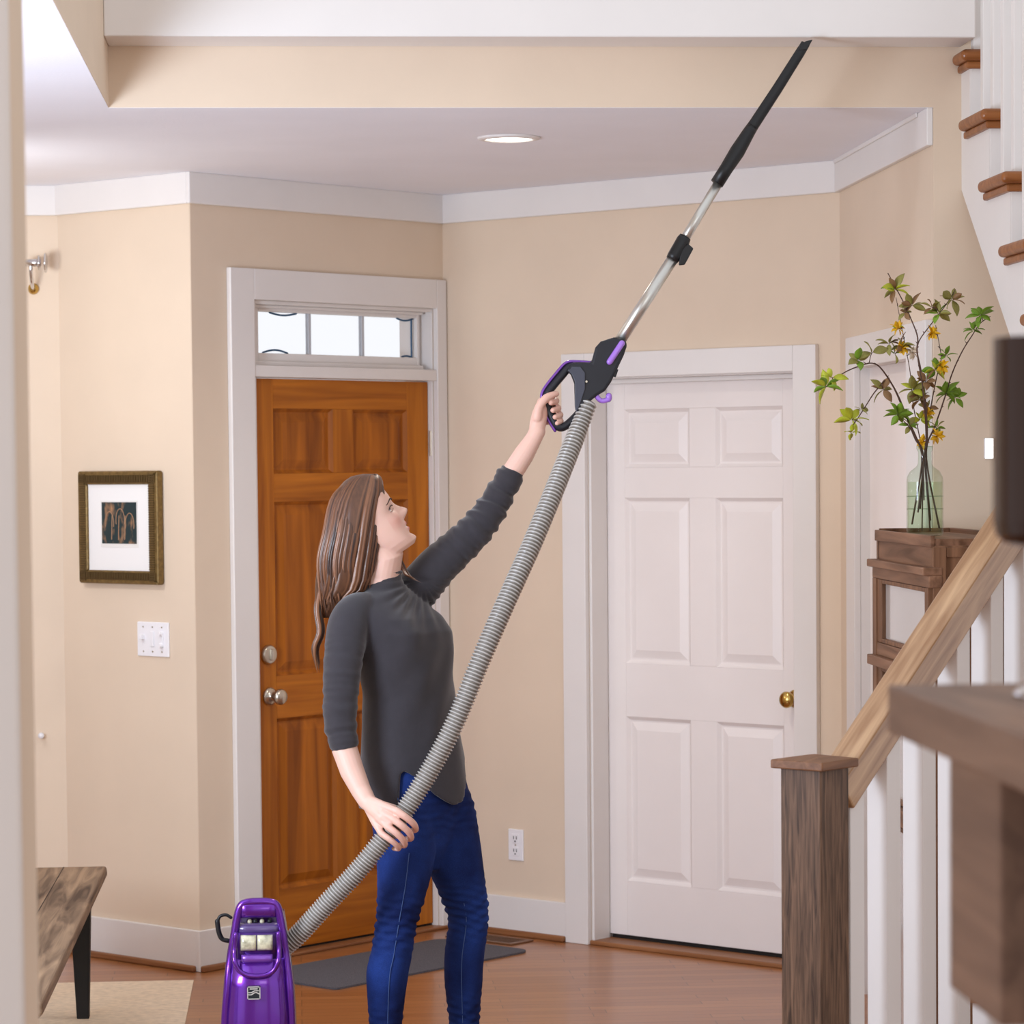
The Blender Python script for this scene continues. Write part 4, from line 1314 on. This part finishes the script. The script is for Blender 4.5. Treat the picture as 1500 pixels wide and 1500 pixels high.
# --- jeans
DEN = bpy.data.materials.new('blue_denim')
DEN.use_nodes = True
nt = DEN.node_tree
b = nt.nodes['Principled BSDF']
b.inputs['Roughness'].default_value = .8
b.inputs['Specular IOR Level'].default_value = .15
tc = nt.nodes.new('ShaderNodeTexCoord')
n1 = nt.nodes.new('ShaderNodeTexNoise'); n1.inputs['Scale'].default_value = 5; n1.inputs['Detail'].default_value = 4
n2 = nt.nodes.new('ShaderNodeTexNoise'); n2.inputs['Scale'].default_value = 500; n2.inputs['Detail'].default_value = 2
for n_ in (n1, n2):
    nt.links.new(tc.outputs['Object'], n_.inputs['Vector'])
r1 = nt.nodes.new('ShaderNodeValToRGB')
r1.color_ramp.elements[0].position, r1.color_ramp.elements[1].position = .35, .7
r1.color_ramp.elements[0].color, r1.color_ramp.elements[1].color = (*lin((6, 22, 70)), 1), (*lin((18, 58, 138)), 1)
nt.links.new(n1.outputs[0], r1.inputs[0])
mx = nt.nodes.new('ShaderNodeMix'); mx.data_type = 'RGBA'; mx.blend_type = 'OVERLAY'; mx.inputs[0].default_value = .5
nt.links.new(r1.outputs[0], mx.inputs[6]); nt.links.new(n2.outputs[0], mx.inputs[7])
hs_ = nt.nodes.new('ShaderNodeHueSaturation'); hs_.inputs['Saturation'].default_value = .95
nt.links.new(mx.outputs[2], hs_.inputs['Color'])
nt.links.new(hs_.outputs[0], b.inputs['Base Color'])
bp = nt.nodes.new('ShaderNodeBump'); bp.inputs['Strength'].default_value = .25; bp.inputs['Distance'].default_value = .002
nt.links.new(n2.outputs[0], bp.inputs['Height']); nt.links.new(bp.outputs[0], b.inputs['Normal'])
jn = MB()
jn.rings([ering(P(cx_, y, 0), a, b_, 36) for y, cx_, a, b_ in ((1090, 606, .135, .10), (1120, 608, .15, .108), (1170, 614, .164, .110), (1205, 616, .158, .100), (1235, 617, .128, .082), (1260, 620, .085, .05), (1275, 626, .05, .03))])
for LG in (LEGN, LEGF):
    L_ = [(y, x, w_, d) for y, x, w_, d in LG if y < 1600]
    jn.tube(bez([P(x, y, d) for y, x, w_, d in L_], 40), np.interp(np.linspace(0, 1, 40), np.linspace(0, 1, len(L_)), [w_*S*1.16 for y, x, w_, d in L_]), 24, round_ends=False)
jo = remesh(jn, 'jeans', DEN, pr, .0055, 16, .5)
cv, nv = coords(jo)
zz_ = cv[:, 2]
kn = np.exp(-((zz_-.50)/.07)**2)+.5*np.exp(-((zz_-.78)/.06)**2)+.9*np.exp(-((zz_-.18)/.08)**2)
wr = np.sin(zz_*300+cv[:, 0]*55+1.5*np.sin(cv[:, 0]*40+cv[:, 1]*33))*.55+np.sin(zz_*180-cv[:, 0]*90+2*np.sin(cv[:, 1]*45))*.45
setco(jo, cv+nv*(wr*kn*.0042)[:, None])
STI = mat('denim_seam', (72, 98, 150), .8)
def seam(pts):
    MB().tube(bez([P(*p) for p in pts], 40), .0011, 5).build('seam', STI, pr, smooth=True)
rn, rf = .0, .0
def legfront(LG, off):
    out = []
    for y, x, w_, d in LG:
        if y > 1590:
            continue
        r = w_*S*1.16
        out.append((x+off*w_*1.16, y, d-r*sqrt(max(0, 1-off*off))-.0012))
    return out
seam(legfront(LEGN, .12)[2:])
seam(legfront(LEGF, -.10)[3:])
MB().tube([P(581, 1122, -.135), P(580, 1150, -.15), P(583, 1172, -.16)], .0012, 5).build('seam', STI, pr, smooth=True)

# --- top: torso with dipped hem and side slit, sleeves
TOP = mat('charcoal_jersey', (49, 45, 50), .85, var=.10, scale=40, bump=.25, bscale=700, sheen=.35)
th = MB()
rows = [(836, 562, .040, .040, 0), (842, 562, .047, .045, 0), (852, 562, .052, .048, 0), (862, 563, .070, .055, 0), (874, 566, .108, .066, 0), (890, 571, .145, .082, 0), (905, 577, .155, .096, .010), (925, 583, .157, .104, .022), (950, 588, .154, .105, .016), (985, 595, .146, .104, .004), (1020, 599, .142, .107, 0), (1060, 602, .146, .112, 0)]
NT = 96
rings = []
for y, cx_, a, b_, bu in rows:
    def bf(t, bu=bu):
        return bu*(g((t-2*pi*(t > pi))-.55, .5)+g((t-2*pi*(t > pi))+.55, .5))
    rings.append(ering(P(cx_, y, 0), a, b_, NT, .92, bf))
# hem: angle measured from FWD towards LFT; camera side is t < 0 (i.e. 2pi-t)
def hem(t):
    t = t-2*pi*(t > pi)
    k = [(-pi, 1165), (-2.2, 1180), (-1.62, 1182), (-1.18, 1176), (-1.10, 1120), (-1.02, 1122), (-.75, 1134), (-.40, 1160), (-.1, 1176), (.12, 1174), (.45, 1140), (.55, 1122), (.8, 1118), (1.3, 1118), (2.2, 1150), (pi, 1165)]
    return float(np.interp(t, [a_[0] for a_ in k], [a_[1] for a_ in k]))
HN = 10
for i in range(1, HN+1):
    f_ = i/HN
    ring = []
    for k in range(NT):
        t = 2*pi*k/NT
        y = 1060+(hem(t)-1060)*f_
        u_ = (y-1060)/120
        cx_ = 602+9*u_
        fl = 1+.02*u_*sin(5*t+.6)
        a, b_ = (.146+.030*u_)*fl, (.112+.022*u_)*fl
        ring.append(ering(P(cx_, y, 0), a, b_, NT, .92)[k])
    rings.append(ring)
inner = [np.array(p)*1.0 for p in rings[-1]]
cen = np.mean(inner, axis=0)
rings.append([cen+(p-cen)*np.array([.91, .91, 1])+np.array([0, 0, .004]) for p in inner])
rings.append([cen+(p-cen)*np.array([.72, .72, 0])+np.array([0, 0, .16]) for p in inner])
th.rings(rings)
rsl = [(548, 888, 20, -.05), (523, 895, 27, -.09), (510, 918, 30.5, -.118), (502, 975, 28, -.150), (499, 1020, 25.5, -.162), (498, 1058, 24, -.172), (503, 1085, 21.5, -.18), (505.5, 1098, 20.5, -.183)]
th.tube(bez([P(x, y, d) for x, y, w_, d in rsl], 44), np.interp(np.linspace(0, 1, 44), np.linspace(0, 1, len(rsl)), [w_*S for x, y, w_, d in rsl]), 24, round_ends=False)
lsl = [(590, 880, 30, .07), (612, 862, 33, .085), (640, 830, 31, .095), (668, 804, 28.5, .10), (695, 778, 26.5, .10), (718, 748, 24, .105), (736, 717, 21.5, .11), (748, 696, 20, .11), (752, 688, 19.5, .11)]
th.tube(bez([P(x, y, d) for x, y, w_, d in lsl], 50), np.interp(np.linspace(0, 1, 50), np.linspace(0, 1, len(lsl)), [w_*S for x, y, w_, d in lsl]), 24, round_ends=False)
to = remesh(th, 'top', TOP, pr, .0042, 10, .5)
cv, nv = coords(to)
# gathered folds on the sleeves and light drape folds on the trunk
def axis_param(cv, pl):
    best = np.full(len(cv), 1e9); par = np.zeros(len(cv)); acc = 0
    for a_, b_ in zip(pl[:-1], pl[1:]):
        d = b_-a_; L = np.linalg.norm(d)
        t = np.clip(((cv-a_)@d)/L**2, 0, 1)
        dist = np.linalg.norm(cv-(a_+t[:, None]*d), axis=1)
        m_ = dist < best
        best[m_] = dist[m_]; par[m_] = acc+t[m_]*L
        acc += L
    return best, par
disp = np.zeros(len(cv))
for sl_, w0 in ((rsl[2:], .55), (lsl[2:], 1.)):
    pl = [P(x, y, d) for x, y, w_, d in sl_]
    dist, par = axis_param(cv, pl)
    wgt = np.clip((.064-dist)/.02, 0, 1)*np.clip(par/.06, 0, 1)
    ang = cv[:, 2]*30+cv[:, 1]*40
    wave = np.sin(par*150+1.3*np.sin(ang))+.6*np.sin(par*265-1.7*np.sin(ang*1.4+1))
    disp += wgt*wave*.0026*w0
tw = np.clip((cv[:, 2]-.78)/.2, 0, 1)*np.clip((1.36-cv[:, 2])/.1, 0, 1)
disp += tw*.0018*np.sin(cv@np.array([46., 40, -22])+1.5*np.sin(cv[:, 2]*14))*(np.linalg.norm(cv[:, :2], axis=1) < .19)
# pull lines from the raised shoulder down the chest
sh_ = P(618, 850, .0)
dv = cv-sh_
rr_ = np.linalg.norm(dv, axis=1)
an_ = np.arctan2(dv[:, 2], dv[:, 0])
disp += np.exp(-((rr_-.09)/.06)**2)*.0022*np.sin(an_*22)*(dv[:, 2] < 0)
setco(to, cv+nv*disp[:, None])
# rolled collar
MB().tube(bez([p for p in ering(P(562, 838, 0), .0455, .0445, 24)]+[ering(P(562, 838, 0), .0455, .0445, 24)[0]], 60), .0045, 8, round_ends=False).build('collar', TOP, pr, smooth=True)

# --- hair
HAIR = bpy.data.materials.new('brown_hair')
HAIR.use_nodes = True
nt = HAIR.node_tree
b = nt.nodes['Principled BSDF']
b.inputs['Roughness'].default_value = .38
b.inputs['Specular IOR Level'].default_value = .6
tc = nt.nodes.new('ShaderNodeTexCoord')
mp = nt.nodes.new('ShaderNodeMapping'); mp.inputs['Scale'].default_value = (1, 1, .05)
nt.links.new(tc.outputs['Object'], mp.inputs[0])
n1 = nt.nodes.new('ShaderNodeTexNoise'); n1.inputs['Scale'].default_value = 150; n1.inputs['Detail'].default_value = 5
nt.links.new(mp.outputs[0], n1.inputs['Vector'])
r1 = nt.nodes.new('ShaderNodeValToRGB')
r1.color_ramp.elements[0].position, r1.color_ramp.elements[1].position = .22, .82
r1.color_ramp.elements[0].color, r1.color_ramp.elements[1].color = (*lin((50, 30, 22)), 1), (*lin((134, 88, 58)), 1)
sat = nt.nodes.new('ShaderNodeAttribute'); sat.attribute_name = 'streak'
ma = nt.nodes.new('ShaderNodeMath'); ma.operation = 'MULTIPLY_ADD'; ma.inputs[1].default_value = .25; nt.links.new(n1.outputs[0], ma.inputs[0])
ms_ = nt.nodes.new('ShaderNodeMath'); ms_.operation = 'MULTIPLY'; ms_.inputs[1].default_value = .75; nt.links.new(sat.outputs['Fac'], ms_.inputs[0]); nt.links.new(ms_.outputs[0], ma.inputs[2])
nt.links.new(ma.outputs[0], r1.inputs[0]); nt.links.new(r1.outputs[0], b.inputs['Base Color'])
bp = nt.nodes.new('ShaderNodeBump'); bp.inputs['Strength'].default_value = .25; bp.inputs['Distance'].default_value = .003
nt.links.new(n1.outputs[0], bp.inputs['Height']); nt.links.new(bp.outputs[0], b.inputs['Normal'])
hm = MB()
HR = [(694, 532, 552, .012), (698, 514, 558, .034), (705, 504, 561, .052), (718, 493, 562, .070), (735, 484, 560, .084), (755, 478, 557, .091), (780, 473, 554, .093), (805, 468, 551, .090), (830, 465, 547, .084), (850, 463, 544, .080), (864, 462, 538, .074), (876, 462, 522, .064), (890, 463, 508, .05), (905, 464, 496, .034)]
NH = 240
hr = []
for y, l, r, d in HR:
    cx_, hw = (l+r)/2, (r-l)/2
    ring = []
    for k in range(NH):
        t = 2*pi*k/NH
        ca, sa = cos(t), sin(t)
        x = cx_+hw*math.copysign(abs(ca)**.6, ca)
        dy = d*math.copysign(abs(sa)**.75, sa)-.012
        dep = min(1, max(0, (y-705)/60))
        fl = 1+dep*(.018*sin(t*17+y*.012)+.012*sin(t*31+1.7+y*.02)+.010*sin(t*47+y*.01))
        ring.append(P(cx_+(x-cx_)*fl, y, dy*fl))
    hr.append(ring)
hm.rings(hr)
rh = random.Random(3)
ws = [rh.random() for _ in range(NH)]
ws = [(ws[k]*.5+ws[k-1]*.3+ws[k-2]*.2) for k in range(NH)]
STR = ws*len(HR)
# locks lying over the near side, front of the parting to the back
def lock(pts, r0, fl=.55):
    n = 22
    p_ = bez([P(*p) for p in pts], n)
    rr_ = [r0*(.35+.65*sin(pi*min(1, .12+i/n*.95))**.6)*(1 if i < n-5 else (n-i)/5.5) for i in range(n)]
    k0 = len(hm.v)
    hm.tube(p_, rr_, 12, flat=fl, ref=(0, 1, 0))
    b0 = rh.uniform(.15, .85)
    w8 = [min(1, max(0, b0+rh.uniform(-.3, .3))) for _ in range(12)]
    STR.extend(w8*((len(hm.v)-k0)//12))
for i in range(46):
    s_ = i/45
    j = rh.uniform(-1, 1)
    x0_ = 549-26*s_
    xa = 559-70*s_
    xb = 555-79*s_+j*2
    xc_ = 547-80*s_+j*3
    xe = 541-66*s_+j*6
    ye = 856+ (30*s_ if s_ < .6 else 18+60*(s_-.6)) + rh.uniform(-10, 12)
    dn = -.030-.070*sin(pi*min(1, .14+.62*s_))
    lock([(x0_, 697+3*s_, -.03), (xa, 722+6*s_, dn*.78), (xb, 775+6*s_, dn-.004), (xc_, 828, dn*.97), (xe, ye, dn*.78)], rh.uniform(.006, .0095))
# long lock down the back and loose ends over the far shoulder
for i in range(9):
    j = rh.uniform(-4, 4)
    lock([(474+j, 850, -.06+.012*i), (466+j, 890, -.07+.012*i), (470+j, 925, -.075+.012*i), (462+j, 950, -.07+.012*i), (466+j, 985-6*(i % 3), -.06+.012*i)], .006)
for i in range(7):
    j = rh.uniform(-3, 3)
    lock([(578+j, 812, .045), (586+j, 822, .05), (592+j, 834, .035), (600+j*2, 845+j, .01), (612+j*3, 850+j*2, -.01)], .0035)
ho = hm.build('hair', HAIR, pr, smooth=True)
sa_ = ho.data.attributes.new('streak', 'FLOAT', 'POINT')
sa_.data.foreach_set('value', STR)
# --- shoes (below the frame)
SHM = mat('black_shoe', (26, 24, 26), .5)
for y, x, d in ((1618, 566, -.10), (1590, 681, .10)):
    c_ = P(x, y, d)
    z0 = 0.0
    rr_ = []
    for t, hw, hh in ((-.09, .02, .05), (-.075, .035, .075), (-.02, .038, .085), (.05, .042, .065), (.11, .044, .045), (.15, .032, .035), (.165, .012, .02)):
        ce = np.array([c_[0], c_[1], 0])+FWD*(t+.02)
        rr_.append([ce+LFT*(hw*cos(a))+ZU*max(0.001, hh*.5+hh*.5*sin(a)) for a in np.linspace(0, 2*pi, 17)[:-1]])
    MB().rings(rr_).build('shoe', SHM, pr, smooth=True)
